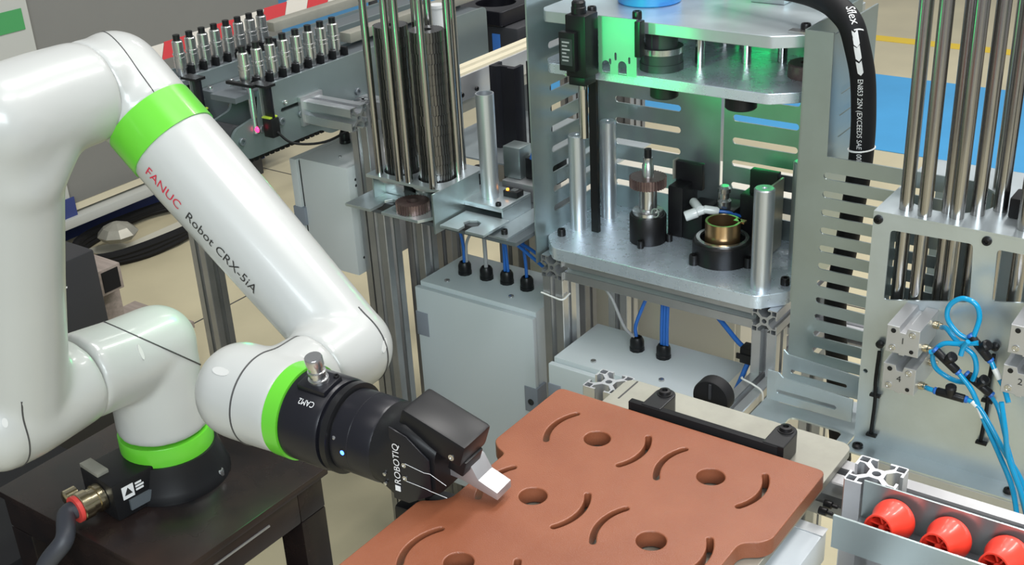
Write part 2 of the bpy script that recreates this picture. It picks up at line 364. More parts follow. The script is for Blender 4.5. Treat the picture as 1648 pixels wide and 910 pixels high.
# timber and black case, behind the shoulder of the robot
t = thing('black_case', 'dark blue-black equipment case with pale lettering behind the robot upper arm', 'case', (-2.66, 1.55, FZ))
MB().bb(-2.9, -2.62, 1.30, 1.68, FZ, -1.24).build('case_body', 'grey_dark', t, bevel=0.006)
MB().bb(-2.62, -2.612, 1.44, 1.55, -1.37, -1.34).build('label_plate', 'dirty', t)
lettering('case_lettering', '122', 0.055, (-2.619, 1.50, -1.31), Y, Z, 'txt_wht', t)
t = thing('timber_beam', 'pale square timber beam lying behind the black case', 'timber', (-2.9, 1.9, FZ))
MB().bb(-3.55, -2.66, 1.70, 1.775, -1.40, -1.325).build('beam', 'wood', t, bevel=.003)
MB().bb(-2.70, -2.658, 1.711, 1.764, -1.392, -1.333).build('beam_end', 'blk_matt', t)
MB().bb(-3.5, -2.70, 1.69, 1.785, FZ, -1.4005).build('timber_block', 'wood', t, bevel=.003)
t = thing('timber_pallet', 'low pale timber boards lying beside the square beam', 'pallet', (-2.8, 1.9, FZ))
for k in range(2): MB().bb(-2.93, -2.66, 1.80 + .095 * k, 1.885 + .095 * k, -1.62, -1.60).build('board', 'wood', t)
for k in range(2): MB().bb(-2.74 - .17 * k, -2.66 - .17 * k, 1.80, 1.975, FZ, -1.6205).build('bearer', 'slate', t)

# ================================================================== ROBOT TABLE
t = thing('robot_table', 'black painted steel table carrying the white robot', 'table', (-1.305, 0.87, FZ))
TZ = -1.0
MB().bb(-1.50, -1.12, 0.72, 1.02, TZ - 0.012, TZ).build('table_top', 'table', t, bevel=0.002)
for nm, a in (('rail', (-1.495, -1.125, 0.96, 1.01)), ('rail', (-1.495, -1.125, 0.725, 0.775)), ('rail', (-1.495, -1.445, 0.775, 0.96)), ('rail', (-1.175, -1.125, 0.775, 0.96))):
    MB().bb(*a, TZ - 0.065, TZ - 0.0125).build('rail', 'table', t, bevel=0.003)
for x in (-1.495, -1.175):
    for y in (0.725, 0.96): MB().bb(x, x + .05, y, y + .05, FZ, TZ - 0.0655).build('leg', 'table', t, bevel=0.003)
MB().bb(-1.4445, -1.1755, 0.745, 0.748, FZ + .1, TZ - 0.0655).build('front_sheet', 'table', t)
MB().bb(-1.1245, -1.1225, 0.76, 0.90, TZ - 0.032, TZ - 0.029).build('edge_trim', 'alu_dark', t)

t = thing('robot_controller', 'dark low cabinet left of the black robot table', 'cabinet', (-1.85, .8, FZ))
MB().bb(-2.15, -1.54, .35, .98, FZ, -1.16).build('cabinet_body', 'blk_matt', t, bevel=.005)
MB().bb(-2.14, -1.55, .342, .349, FZ + .04, -1.19).build('cabinet_door', 'blk', t, bevel=.002)
# ================================================================== ROBOT ARM
e = V((-0.0698, 0.9976, 0)); r_ = V((0.9976, 0.0698, 0))
T = V((-0.606, 0.740, -0.655)); G = V((-0.862, 0.722, -0.649)); W = G + e * 0.130
F = V((-1.162, 0.832, -0.384)); E_ = V((-1.166, 0.6765, -0.3755)); S = V((-1.287, 0.674, -0.772)); J = V((-1.305, 0.888, -0.790))
rb = thing('industrial_robot', 'white jointed robot arm with green rings standing on the black table', 'robot arm', (J.x, J.y, TZ))
# black foot
b = MB(); b.lathe((J.x, J.y, TZ), Z, [(0.083, 0), (0.083, 0.008), (0.080, 0.014), (0.073, 0.042), (0.070, 0.054)], 48); b.build('foot', 'blk', rb)
MB().lathe((J.x, J.y, TZ + 0.054), Z, [(0.0665, 0), (0.0665, 0.028), (0.066, 0.029)], 48).build('foot_ring', 'green', rb)
for a in (20, 110, 200, 290): bolt((J.x + .0775 * math.cos(math.radians(a)), J.y + .0775 * math.sin(math.radians(a)), TZ + 0.008), Z, 0.006, 0.01, rb, 'foot_bolt', 'steel', 10)
fd = V((-0.10, -0.995, 0)).normalized(); fs = V((fd.y, -fd.x, 0))
bx = MB().obox(V((J.x, J.y, TZ + 0.030)) + fd * 0.083, fd, fs, Z, 0.07, 0.082, 0.058).build('connector_housing', 'blk', rb, bevel=0.003)
MB().obox(V((J.x, J.y, TZ + 0.0615)) + fd * 0.108 + fs * 0.018, fd, fs, Z, 0.018, 0.046, 0.006).build('cover_plate', 'dirty', rb, bevel=0.001)
MB().obox(V((J.x, J.y, TZ + 0.018)) + fd * 0.075 - fs * 0.0425, fd, fs, Z, 0.045, 0.004, 0.016).build('name_plate', 'slate', rb)
fo = V((J.x, J.y, TZ)) + fd * 0.105 - fs * 0.0415
st = MB().prism([(0, 0), (.018, 0), (.018, .02), (0, .02)], fo + Z * 0.03, -fd, Z, 0.0006).build('warning_sticker', 'txt_wht', rb)
MB().prism([(.003, .006), (.015, .006), (.009, .017)], fo + Z * 0.03 + (-fd).cross(Z) * 0.0007, -fd, Z, 0.0004).build('warning_triangle', 'txt_blk', st)
for k, (w_, z_) in enumerate(((.010, .045), (.013, .040), (.012, .035))):
    MB().prism([(.021, z_), (.021 + w_, z_), (.021 + w_, z_ + .003), (.021, z_ + .003)], fo, -fd, Z, 0.0006).build('sticker_line', 'txt_wht', st)
# shoulder casting
b = MB(); b.capsule([J + V((0, 0, -.125)), J + V((0, 0, -.08)), J + V((0, 0, -.03))], [.066, .065, .061], d0=0.02)
b.capsule([S + e * .09, J.lerp(S, .2), J + e * .015], [.060, .059, .056], d0=0.03)
b.capsule([J + V((0, 0, -.04)) + e * .008, J + V((0, 0, -0.012)) + e * .010], [.060, .058])
sh = blob('shoulder_casting', b, 'white', rb); tr = bvh(sh)
dirp = V((.908, .413, -.445)); seam('shoulder_seam', tr, J + V((0, 0, .012)), J.normalized().cross(dirp), rb)
def dimple(name, tree, frm, to, ax, parent, L=0.022, w_=0.006):
    hit = tree.ray_cast(V(frm), (V(to) - V(frm)).normalized())
    if hit[0] is None: return
    p, n = hit[0], hit[1]; ax = (V(ax) - n * V(ax).dot(n)).normalized(); ay = n.cross(ax)
    b = MB(); P = []
    for k in range(14):
        a = 2 * math.pi * k / 14; P.append((L / 2 * math.cos(a), w_ / 2 * math.sin(a)))
    b.prism(P, p - n * 0.0016, ax, ay, 0.002); b.build(name, 'seam_light', parent, smooth=False)
M['seam_light'] = mat('pale_grey_recess', (0.56, 0.56, 0.54), 0.4)
O3 = V((0, 0, 0))
def towards(u, v):   # viewing direction of a survey pixel, used to aim the surface probes
    d = V(((u - 824) / 1942.33, (v - 455) / 1942.33, 1)); return V((R[0][0] * d.x + R[1][0] * d.y + R[2][0] * d.z, R[0][1] * d.x + R[1][1] * d.y + R[2][1] * d.z, R[0][2] * d.x + R[1][2] * d.y + R[2][2] * d.z))
dimple('cover_recess', tr, O3, towards(227, 567), V((0.1, 0.2, 1)), rb)
# upper arm with shoulder and elbow ends
A0 = (W - F).normalized()
b = MB(); b.capsule([S - e * .04, S, S + e * .093], [.061, .064, .061], d0=0.75, d1=0.03)
b.capsule([S, S.lerp(E_, .5), E_], [.061, .058, .060])
b.capsule([E_ - e * .01, E_ + e * .05 + Z * .003, F - A0 * .016 - e * .040], [.061, .059, .0585], d0=0.8, d1=0.03)
b.capsule([E_ + V((-.01, 0, -.06)), E_ + e * .045 + V((0, 0, -.004))], [.056, .054])
ua = blob('upper_arm', b, 'white', rb, it=30); tu = bvh(ua)
seam('upper_arm_seam', tu, S - e * .035, e, rb)
dimple('cover_recess', tu, O3, towards(8, 681), V((0, 0, 1)), rb, 0.012, 0.007)
# elbow, ring, forearm
A = (W - F).normalized(); L3 = (W - F).length
b = MB(); b.capsule([F - A * 0.020, F + A * 0.044], [.0555, .0550], d1=0.02); b.capsule([F - A * .016 - e * .045, F - A * .016 - e * .01], [.0575, .0560], d0=.03)
el = blob('elbow_casting', b, 'white', rb, it=12); te = bvh(el)
seam('elbow_seam', te, F + e * .012, e * .9 + V((0.35, 0, 0.25)), rb, 0.0007)
MB().lathe(F, A, [(.0545, .0405), (.0553, .0405), (.0553, .0845), (.0545, .0845)], 64).build('elbow_ring', 'green', rb)
b = MB(); b.capsule([F + A * .078, F + A * .12, F + A * .25, W - A * .03, W - A * 0.005], [.0543, .0545, .0515, .0485, .0475], d0=.02, d1=0.3)
b.capsule([W - e * .068, W - e * .03, W - e * .0], [.0475, .0495, .050], d0=.03, d1=0.95)
fa = blob('forearm', b, 'white', rb, it=14); tf = bvh(fa)
seam('wrist_seam', tf, W + e * .006, e, rb, lim=.0535)
dimple('cover_recess', tf, O3, towards(619, 556), V((1, 0, 0.1)), rb, 0.018, 0.007)
# lettering along the forearm
vd = (F.lerp(W, .5)).normalized(); nn = (-vd - A * (-vd).dot(A)).normalized(); up = nn.cross(A).normalized()   # up: across the arm
ang = math.radians(-50); tn = nn * math.cos(ang) + up * math.sin(ang); tup = tn.cross(A).normalized()
to = F + A * .098 + tn * .06 - tup * .004
lettering('lettering_red', 'FANUC', 0.0165, to, A, tup, 'txt_red', rb, tf, spread=1.05)
lettering('lettering_black', 'Robot CRX-5iA', 0.0165, to + A * .068, A, tup, 'txt_blk', rb, tf, spread=1.08)
# wrist
g = (T - G).normalized(); ge = (e - g * e.dot(g)).normalized(); gz = g.cross(ge).normalized()
if gz.z < 0: gz = -gz
b = MB(); b.capsule([G - g * .045, G - g * .02, G + g * .034], [.0525, .052, .0500], d0=.85, d1=.02)
b.capsule([G, W - e * .064], [.048, .0475], d1=.02)
wr = blob('wrist_casting', b, 'white', rb, it=14); tw = bvh(wr)
seam('wrist_seam', tw, G - g * .012, g, rb)
dimple('cover_recess', tw, O3, towards(355, 598), V((1, 0.1, 0.0)), rb, 0.022, 0.009)
G0 = G; G = G + g * .020
MB().lathe(G, g, [(.0495, .010), (.0508, .010), (.0508, .0285), (.0495, .0285)], 64).build('wrist_ring', 'green', rb)
b = MB(); b.lathe(G, g, [(.0470, .0286), (.0485, .0292), (.0485, .074), (.047, .077), (.0430, .0775), (.0430, .0815)], 64); fl6 = b.build('tool_flange', 'blk_an', rb)
tfl = bvh(fl6)
# camera connector on the flange
cd = (-vd * .35 + gz * .92 + ge * 0.05); cd = (cd - g * cd.dot(g)).normalized(); cb = G + g * .056 + cd * .047
MB().obox(cb + cd * 0.001, g, cd.cross(g), cd, .036, .030, .010).build('connector_boss', 'blk_an', rb, bevel=0.003)
MB().lathe(cb, cd, [(.0105, .005), (.0105, .009), (.0085, .0095), (.0085, .014), (.0095, .0145), (.0095, .018), (.0078, .0185), (.0078, .024), (.0092, .0245), (.0092, .034), (.0085, .035)], 20).build('connector_plug', 'steel', rb)
for s_ in (-1, 1): bolt(cb + cd * .005 + g * (.014 * s_) + cd.cross(g) * 0.011, cd, .003, .003, rb, 'boss_screw', 'blk_ox', 10)
lettering('flange_lettering', 'CAM2', 0.0075, cb - cd.cross(g) * 0.022 * (1 if cd.cross(g).y > 0 else -1) + g * .011, -g, (cd.cross(-g)) , 'txt_wht', rb, tfl, reach=.05)

# robot supply cable
t = thing('robot_cable', 'thick dark grey cable with metal plug and red ring at the robot foot', 'cable', (J.x, J.y - .2, TZ))
pc = V((J.x, J.y, TZ + 0.030)) + fd * 0.118 - fs * 0.006
MB().lathe(pc, fd, [(.017, 0), (.0205, .001), (.0205, .010), (.018, .011), (.018, .02), (.0205, .021), (.0205, .034), (.018, .036)], 24).build('plug', 'gold', t)
MB().lathe(pc + fd * .036, fd, [(.0135, 0), (.0195, .0), (.0195, .006), (.0135, .006)], 28).build('plug_ring', 'red_ring', t)
MB().lathe(pc + fd * .02 + fs * .03 + Z * .004, fd, [(.008, 0), (.011, .001), (.011, .018), (.007, .02)], 14).build('side_plug', 'gold', t)
p0 = pc + fd * .036
MB().tube(catmull([p0, p0 + fd * .018 + Z * -.001, (-1.290, .690, -.985), (-1.308, .665, -1.02), (-1.325, .650, -1.08), (-1.33, .645, -1.25), (-1.33, .64, -1.5), (-1.32, .60, FZ + .02), (-1.3, .45, FZ + .014)], 8), .0128, 18).build('cable_jacket', 'cable', t)

# ================================================================== GRIPPER
gp = thing('robot_gripper', 'black two-finger gripper with blue light and aluminium fingertip holding the brown board', 'gripper', tuple(G + g * .09))
MB().lathe(G, g, [(.0455, .0818), (.0475, .082), (.0475, .089), (.0455, .0895), (.041, .0897), (.041, .091)], 56).build('coupling_ring', 'blk', gp)
cp = MB().lathe(G, g, [(.0405, .0912), (.0425, .0915), (.0425, .111), (.0420, .1115), (.0425, .112), (.0425, .136), (.041, .139)], 56).build('coupling', 'blk_an', gp); tcp = bvh(cp)
# body: loft of superellipses
def loft(sections, n=40, pw=4.0):
    b = MB(); P = []; Fc = []
    for s_, hz, he, oz, p_ in sections:
        for k in range(n):
            a = 2 * math.pi * k / n; c, s2 = math.cos(a), math.sin(a)
            P.append(G + g * s_ + gz * (oz + hz * math.copysign(abs(s2) ** (2 / p_), s2)) + ge * (he * math.copysign(abs(c) ** (2 / p_), c)))
    m_ = len(sections)
    for i in range(m_ - 1):
        for k in range(n): Fc.append((i * n + k, i * n + (k + 1) % n, (i + 1) * n + (k + 1) % n, (i + 1) * n + k))
    Fc.append(tuple(range(n))); Fc.append(tuple((m_ - 1) * n + k for k in range(n)))
    return b.add(P, Fc)
bd = loft([(.1375, .0415, .0415, 0, 2.0), (.148, .042, .040, 0, 2.3), (.156, .0455, .034, 0, 4), (.172, .046, .031, 0, 5), (.190, .036, .029, 0, 5), (.206, .026, .027, 0, 5)]).build('body', 'blk', gp, ang=50)
tb = bvh(bd)
# front panel with lettering, on the side towards the camera
MB().prism([(.158, -.040), (.176, -.040), (.203, -.022), (.203, .018), (.178, .037), (.158, .042)], G - ge * .0300, g, gz, .002).build('face_plate', 'blk_an', gp, bevel=.0005)
lettering('gripper_lettering', 'ROBOTIQ', 0.0105, G + g * .1685 - ge * .0307 - gz * .021, gz, -g, 'txt_wht', gp, off=.0022 if gz.cross(-g).dot(-ge) > 0 else -.0022)
MB().prism([(0, 0), (.006, 0), (.006, .006), (0, .006)], G + g * .1615 - ge * .0325 - gz * .029, g, gz, .0006).build('gripper_emblem', 'txt_wht', gp)
for sgn in (1, -1):   # bright edge lines and screws of the face plate
    MB().tube([G + g * .175 - ge * .0325 + gz * (.010 * sgn - .004), G + g * .197 - ge * .0325 + gz * (.009 * sgn - .006), G + g * .204 - ge * .0325 + gz * (.010 * sgn - .006), G + g * .222 - ge * .0325 + gz * (.007 * sgn - .010)], .0003, 6).build('edge_line', 'txt_wht', gp)
    MB().lathe(G + g * .1735 - ge * .032 + gz * (.0075 * sgn - .004), -ge, [(.0026, 0), (.0026, .0008), (.0017, .0008), (.0017, .0002)], 12).build('face_screw', 'steel', gp)
    MB().lathe(G + g * .153 - ge * .036 + gz * (.0055 * sgn - .016), -ge, [(.0019, 0), (.0019, .002), (0, .0025)], 10).build('body_screw', 'steel', gp)
hit = tcp.ray_cast(O3, towards(551, 729))
if hit[0] is not None:
    MB().lathe(hit[0] - hit[1] * .001, hit[1], [(.0026, 0), (.0024, .0016), (0, .0024)], 14).build('status_light', 'led_blue', gp)
    MB().lathe(hit[0] - hit[1] * .0012, hit[1], [(.0048, 0), (.0046, .0013), (.003, .0016)], 18).build('status_bezel', 'blk', gp)
hit = tcp.ray_cast(O3, towards(537, 705))
if hit[0] is not None: MB().lathe(hit[0] - hit[1] * .001, hit[1], [(.0022, 0), (.0020, .0014), (0, .002)], 12).build('coupling_screw', 'steel', gp)
# knuckles and fingers
def finger(sgn):
    dA = (g * math.cos(math.radians(17)) - gz * sgn * math.sin(math.radians(17))).normalized(); dN = (gz * math.cos(math.radians(17)) + g * sgn * math.sin(math.radians(17))).normalized()
    c = G + g * .200 + gz * (.037 * sgn)
    fg = MB().obox(c, dA, ge, dN, .074, .046, .026).build('finger', 'blk', gp, bevel=.004)
    for a_ in (-.028, .026): MB().lathe(c + dA * a_ - ge * .0228 - dN * (.006 * sgn), -ge, [(.0032, 0), (.0032, .001), (.0018, .001), (.0018, .0004)], 12).build('pivot_pin', 'steel', fg)
    MB().obox(c + dA * .030 - dN * (.020 * sgn), dA, ge, dN, .018, .030, .018).build('finger_pad', 'blk', fg, bevel=.002)
    MB().obox(G + g * .172 + gz * (.034 * sgn), (g * .8 + gz * sgn * .25).normalized(), ge, (gz * .97 - g * sgn * .25).normalized(), .05, .040, .012).build('knuckle', 'blk', fg, bevel=.003)
    MB().obox(G + g * .205 + gz * (.017 * sgn), (g * .93 + gz * sgn * .2).normalized(), ge, (gz * .95 - g * sgn * .2).normalized(), .05, .034, .006).build('inner_link', 'blk_an', fg, bevel=.001)
finger(1)
# lower finger sits below the edge of the board
c = G + g * .178 - gz * .0685
fg = MB().obox(c, (g * .97 + gz * .05).normalized(), ge, gz, .06, .044, .022).build('finger', 'blk', gp, bevel=.004)
MB().obox(G + g * .165 - gz * .040, g, ge, gz, .04, .036, .014).build('knuckle', 'blk', fg, bevel=.003)
MB().obox(G + g * .216 - gz * .0715, g, ge, gz, .04, .02, .012).build('fingertip', 'alu_cast', fg, bevel=.001)
# upper aluminium fingertip: block, waist and blade on the board
ft = MB(); q = G + g * .203 + ge * .010
ft.prism([(0, -.015), (.018, -.0165), (.029, -.0195), (.056, -.0260), (.056, -.0175), (.035, -.0100), (.027, .004), (.022, .008), (.0, .010)], q + ge * .0125, g, gz, .025)
ftip = ft.build('fingertip', 'alu_cast', gp, bevel=.0008)
MB().lathe(q + g * .0165 - gz * .001 - ge * .0124, -ge, [(.0062, 0), (.0062, .0012), (.0048, .0012), (.0048, 0.0002), (.0032, .0002), (.0032, .0014), (.0, .0016)], 18).build('fingertip_screw', 'steel', ftip)
# ================================================================== BROWN BOARD AND ITS CARRIER
PZ = -0.690
def arcslot(cx, cy, R0, a0, a1, w_, n=10):
    P = []
    for k in range(n + 1):
        a = math.radians(a0 + (a1 - a0) * k / n); P.append((cx + (R0 + w_ / 2) * math.cos(a), cy + (R0 + w_ / 2) * math.sin(a)))
    for j in range(1, 5):
        a = math.radians(a1); tt = math.pi * j / 5; P.append((cx + R0 * math.cos(a) + w_ / 2 * math.cos(a + tt), cy + R0 * math.sin(a) + w_ / 2 * math.sin(a + tt)))
    for k in range(n + 1):
        a = math.radians(a1 - (a1 - a0) * k / n); P.append((cx + (R0 - w_ / 2) * math.cos(a), cy + (R0 - w_ / 2) * math.sin(a)))
    for j in range(1, 5):
        a = math.radians(a0); tt = math.pi + math.pi * j / 5; P.append((cx + R0 * math.cos(a) + w_ / 2 * math.cos(a + tt), cy + R0 * math.sin(a) + w_ / 2 * math.sin(a + tt)))
    return P
def fillet(poly, r, n=4):
    out = []; m_ = len(poly)
    for i in range(m_):
        p, c, q = V((*poly[i - 1], 0)), V((*poly[i], 0)), V((*poly[(i + 1) % m_], 0)); a, b = (p - c), (q - c)
        rr = min(r, a.length * .45, b.length * .45); A0, B0 = c + a.normalized() * rr, c + b.normalized() * rr
        for k in range(n + 1):
            s = k / n; x = A0 * (1 - s) ** 2 + c * 2 * s * (1 - s) + B0 * s * s; out.append((x.x, x.y))
    return out
xl, xr = -0.657, -0.346
outl = [(xl, .956), (xl, .832), (xl + .012, .822), (xl + .024, .818), (xl + .024, .728), (xl + .012, .716), (xl, .710), (xl, .50), (xr, .50), (xr, .702), (xr - .022, .716), (xr - .022, .812), (xr - .006, .822), (xr, .832), (xr, .956)]
outl = fillet(outl, .009)
holes = []
for hx in (-.567, -.437):
    for hy in (.8895, .7725, .6555, .538):
        holes.append(circ(hx, hy, .0138, 28))
        if hy > .52:
            holes.append(arcslot(hx, hy, .0528, 146, 214, .0062)); holes.append(arcslot(hx, hy, .0528, -34, 34, .0062))
bo = sheet('carrier_board', outl, holes, (0, 0, PZ - .0180), X, Y, .0180, 'terra', None, bevel=.0012)
tag(bo, 'rust brown board with round holes and curved slots held by the gripper', 'board')
# grey base plate under it, with the black clamp bar
t = thing('base_plate', 'scuffed grey steel plate under the far edge of the brown board', 'steel plate', (-.48, .95, PZ - .022))
sheet('plate', rrect(-.618, -.350, .62, 1.040, .012), [], (0, 0, PZ - .0282), X, Y, .0095, 'dirty', t, bevel=.0006)
MB().bb(-.606, -.604, .995, 1.038, PZ - .0187, PZ - .0184).build('plate_seam', 'seam', t)
t = thing('clamp_bar', 'black clamp bar with two bolted lugs along the brown board', 'clamp', (-.48, .985, PZ - .013))
MB().bb(-.572, -.400, .9610, .9690, PZ - .0186, PZ + .006).build('bar', 'blk_matt', t, bevel=.0008)
for x in (-.545, -.405):
    lug = sheet('lug', [(x - .0115, .962), (x + .0115, .962)] + [(x + .0115 * math.cos(math.radians(a)), .993 + .0115 * math.sin(math.radians(a))) for a in range(0, 181, 15)], [], (0, 0, PZ - .0186), X, Y, .0258, 'blk', t, bevel=.0012)
    MB().lathe((x, .993, PZ + .0072), Z, [(.0085, 0), (.0085, .0008), (.0068, .001), (.0062, .0042), (.0032, .0046), (.0028, .002), (0, .002)], 18).build('lug_screw', 'blk_ox', lug)
# corner posts of the carrier frame
tag(profile('frame_post', (-.286, .920, FZ), 'z', FZ * -1 - .650, 'alu'), 'upright aluminium slotted post beside the red cups, its open end showing', 'post')
tag(profile('frame_post', (-.645, 1.040, FZ), 'z', FZ * -1 - .722, 'alu'), 'upright aluminium slotted post at the far corner of the brown board', 'post')
t = thing('knob_screw', 'small dark screws below the corner of the brown board', 'screw', (-.345, .96, -.737))
for y in (.955, .968): MB().lathe((-.350, y, -.737), X, [(.0040, 0), (.0040, .008), (.002, .009), (.002, .014)], 14).build('screw_head', 'blk_ox', t)
# pale cover and rails below the board
t = thing('cover_panel', 'flat light grey sheet metal cover below the near right edge of the brown board', 'cover', (-.40, .75, -.78))
MB().bb(-.60, -.338, .45, .948, -.79, -.752).build('cover_sheet', 'cab', t, bevel=.002)
MB().bb(-.37, -.337, .935, .949, -.7515, -.751).build('cover_lip', 'cab_white', t)
t = thing('lower_rail', 'aluminium channel running beside the light grey cover', 'rail', (-.3, .7, -.8))
MB().bb(-.327, -.309, .45, .865, -.80, -.752).build('rail_side', 'alu', t, bevel=.001)
MB().bb(-.308, -.279, .45, .875, -.80, -.775).build('rail_bed', 'grey_dark', t)
MB().bb(-.278, -.245, .45, .862, -.80, -.748).build('rail_top', 'cab', t, bevel=.0015)
MB().bb(-.244, -.21, .45, .875, -.80, -.77).build('rail_side', 'alu_dark', t, bevel=.001)
# trough for the cups
t = thing('cup_trough', 'grey sheet steel trough that holds the red cups', 'trough', (-.18, .865, -.69))
MB().bb(-.295, .02, .8400, .8422, -.683, -.649).build('front_rail', 'galv', t)
MB().bb(-.288, .02, .8930, .8948, -.683, -.642).build('back_rail', 'galv', t)
MB().bb(-.288, .02, .8424, .8929, -.683, -.6812).build('trough_bed', 'slate', t)
def red_cup(x, y, z, rz, label, k=.93):
    t = thing('plastic_cup', label, 'plastic cup', (x, y, z), 'red cups in the trough')
    d = V((-.16, -.96, .20)).normalized(); u, w_ = perp(d); o = V((x, y, z)) - d * .016
    b = MB(); b.lathe(o, d, [(.0150, .001), (.0185, .0), (.0192, .003), (.0188, .0075), (.0160, .014), (.0138, .021), (.0133, .032), (.0118, .032), (.0120, .022), (.0140, .013), (.0150, .006)], 40, close=True); b.build('cup_shell', 'red', t)
    b = MB(); b.lathe(o, d, [(.0155, .004), (.0155, .0055)], 24); b.build('cup_bottom', 'red', t)
    for k in range(6):
        a = math.pi * k / 6 * 2; dr = u * math.cos(a) + w_ * math.sin(a)
        MB().obox(o + d * .014 + dr * .0065, dr, d, dr.cross(d), .0120, .016, .0016).build('spoke', 'red', t)
    MB().cyl(o + d * .0055, o + d * .026, .0026, n=12).build('hub', 'red', t)
    return t
for x, lab in ((-.257, 'red plastic cup nearest the upright post'), (-.2085, 'second red plastic cup from the upright post'), (-.160, 'third red plastic cup from the post, cut by the picture corner')):
    red_cup(x, .869, -.6625, 0, lab)
# beam behind the trough
t = thing('cross_beam', 'slotted aluminium beam running from the grey plate to the right behind the upright post', 'beam', (-.1, 1.0, -.76))
profile('beam_body', (-.62, 1.003, -.7410), 'x', .72, 'alu_dark', t)
MB().bb(-.26, .1, .962, .9800, -.770, -.742).build('beam_strip', 'dirty', t, bevel=.001)

# ================================================================== PRESS STATION
pr = thing('press_station', 'silver press station of slotted sheet walls, three thick plates and round pillars', 'press', (-.93, 1.78, -1.75))
def prof(name, c, axis, L, m='alu', par=None): return profile(name, c, axis, L, m, par if par is not None else pr)
prof('beam', (-.726, 1.660, -.945), 'y', .28); prof('beam', (-1.150, 1.660, -.945), 'y', .28)
prof('beam', (-1.1272, 1.688, -.945), 'x', .3784); prof('beam', (-1.1272, 1.915, -.945), 'x', .3784)
prof('leg', (-.726, 1.684, -1.05), 'z', .0822); prof('leg', (-1.150, 1.684, FZ), 'z', .7822)
prof('leg', (-.726, 1.915, -1.05), 'z', .0822); prof('leg', (-1.150, 1.915, FZ), 'z', .7822)
prof('base_rail', (-.726, 1.10, -1.0725), 'y', .86); prof('base_rail', (-1.1, 2.0, -1.12), 'x', 1.2)
for x, y in ((-.726, 1.12), (-.726, 1.915)): prof('leg', (x, y, FZ), 'z', .655)
x0, x1, y0, y1 = -1.178, -.700, 1.650, 1.925
def chamfer(x0, x1, y0, y1, c): return [(x0 + c, y0), (x1 - c, y0), (x1, y0 + c * 1.1), (x1, y1), (x0, y1), (x0, y0 + c * 1.1)]
sheet('base_plate', fillet(chamfer(x0, x1, y0, y1, .038), .012, 4), [], (0, 0, -.9222), X, Y, .0245, 'plate', pr, bevel=.0012)
MP = [(-1.160, y1 - .03), (-1.160, 1.685), (-1.140, 1.660), (-.737, 1.660), (-.696, 1.690), (-.696, y1 - .03)][::-1]
sheet('shelf_plate', fillet(MP, .008, 3), [], (0, 0, -.5745), X, Y, .0175, 'plate', pr, bevel=.0012)
TP = [(-1.160, y1), (-1.160, 1.680), (-1.145, 1.660), (-.737, 1.660), (-.690, 1.690), (-.690, y1)][::-1]
sheet('top_plate', fillet(TP, .006, 3), [], (0, 0, -.4872), X, Y, .0190, 'galv_light', pr, bevel=.001)
# left wall: Y-Z sheet with slots
sl = [stadium(1.716, 1.86, z, .0062) for z in [-.545 - .0385 * k for k in range(9)]]
sheet('left_panel', rrect(1.655, 1.93, -.94, -.42), sl, (-1.1805, 0, 0), Y, Z, .003, 'galv', pr)
# back wall: X-Z sheets with slots, a gap between the two halves
bs = [stadium(-1.142, -1.003, z, .0062) for z in [-.640 - .0415 * k for k in range(6)]]
sheet('back_panel', rrect(-1.177, -.9225, -.8975, -.42), bs, (0, 1.8830, 0), X, Z, .003, 'galv', pr)
bs = [stadium(-.899, -.775, z, .0062) for z in [-.640 - .0425 * k for k in range(6)]] + [stadium(-.768, -.70, z, .0062) for z in [-.640 - .0425 * k for k in range(6)]]
sheet('back_panel', rrect(-.9165, -.686, -.8975, -.42), bs, (0, 1.8830, 0), X, Z, .003, 'galv', pr)
# right wall: front sheet with slots and an outer side wall
fs_ = [stadium(-.6395, -.455, z, .0056) for z in [-.6705 - .0302 * k for k in range(12)]]
outer = [(-.680, -1.02), (-.40, -1.02), (-.40, -.640), (-.636, -.640), (-.6385, -.452), (-.680, -.452)]
fp = sheet('front_panel', outer, fs_, (0, 1.660, 0), X, Z, .003, 'galv', pr)
ss = [stadium(1.70, 1.80, z, .0062) for z in [-.550 - .034 * k for k in range(3)]]
sheet('side_panel', [(1.6605, -.660), (1.835, -.660), (1.835, -.447), (1.720, -.447), (1.715, -.456), (1.665, -.456), (1.6605, -.452)], ss, (-.6415, 0, 0), Y, Z, .003, 'galv', pr)
# inner side wall right
sheet('inner_panel', rrect(1.6605, 1.882, -.8975, -.452), [], (-.6835, 0, 0), Y, Z, .003, 'galv', pr)
# pillars
for (x, y, zt, rr) in ((-1.146, 1.750, -.713, .0158), (-1.126, 1.826, -.706, .0150), (-.746, 1.684, -.720, .0170), (-.742, 1.826, -.72, .0158)):
    MB().lathe((x, y, -.8978), Z, [(rr, 0), (rr, .8978 + zt - .002), (rr - .002, .8978 + zt), (.004, .8978 + zt), (.003, .8978 + zt - .003), (0, .8978 + zt - .003)], 32).build('pillar', 'pillar', pr)
for (x, y) in ((-1.124, 1.742), (-1.06, 1.80)):
    MB().cyl((x, y, -.713 if x < -1.1 else -.62), (x, y, -.5748), .0085, n=20).build('guide_rod', 'chrome', pr)
MB().bb(-1.113, -1.098, 1.742, 1.75, -.895, -.575).build('guide_bar', 'blk_ox', pr)
for (x, y, z, a) in ((-1.058, 1.672, -.468, 1), (-.974, 1.674, -.468, 1), (-.702, 1.707, -.468, 1), (-1.155, 1.705, -.8975, 1), (-.716, 1.715, -.8975, 1), (-1.13, 1.90, -.468, 1)):
    bolt((x, y, z), Z, .0078, .0125, pr)
MB().bb(-.722, -.690, 1.688, 1.705, -.468, -.464).build('top_washer', 'steel', pr)
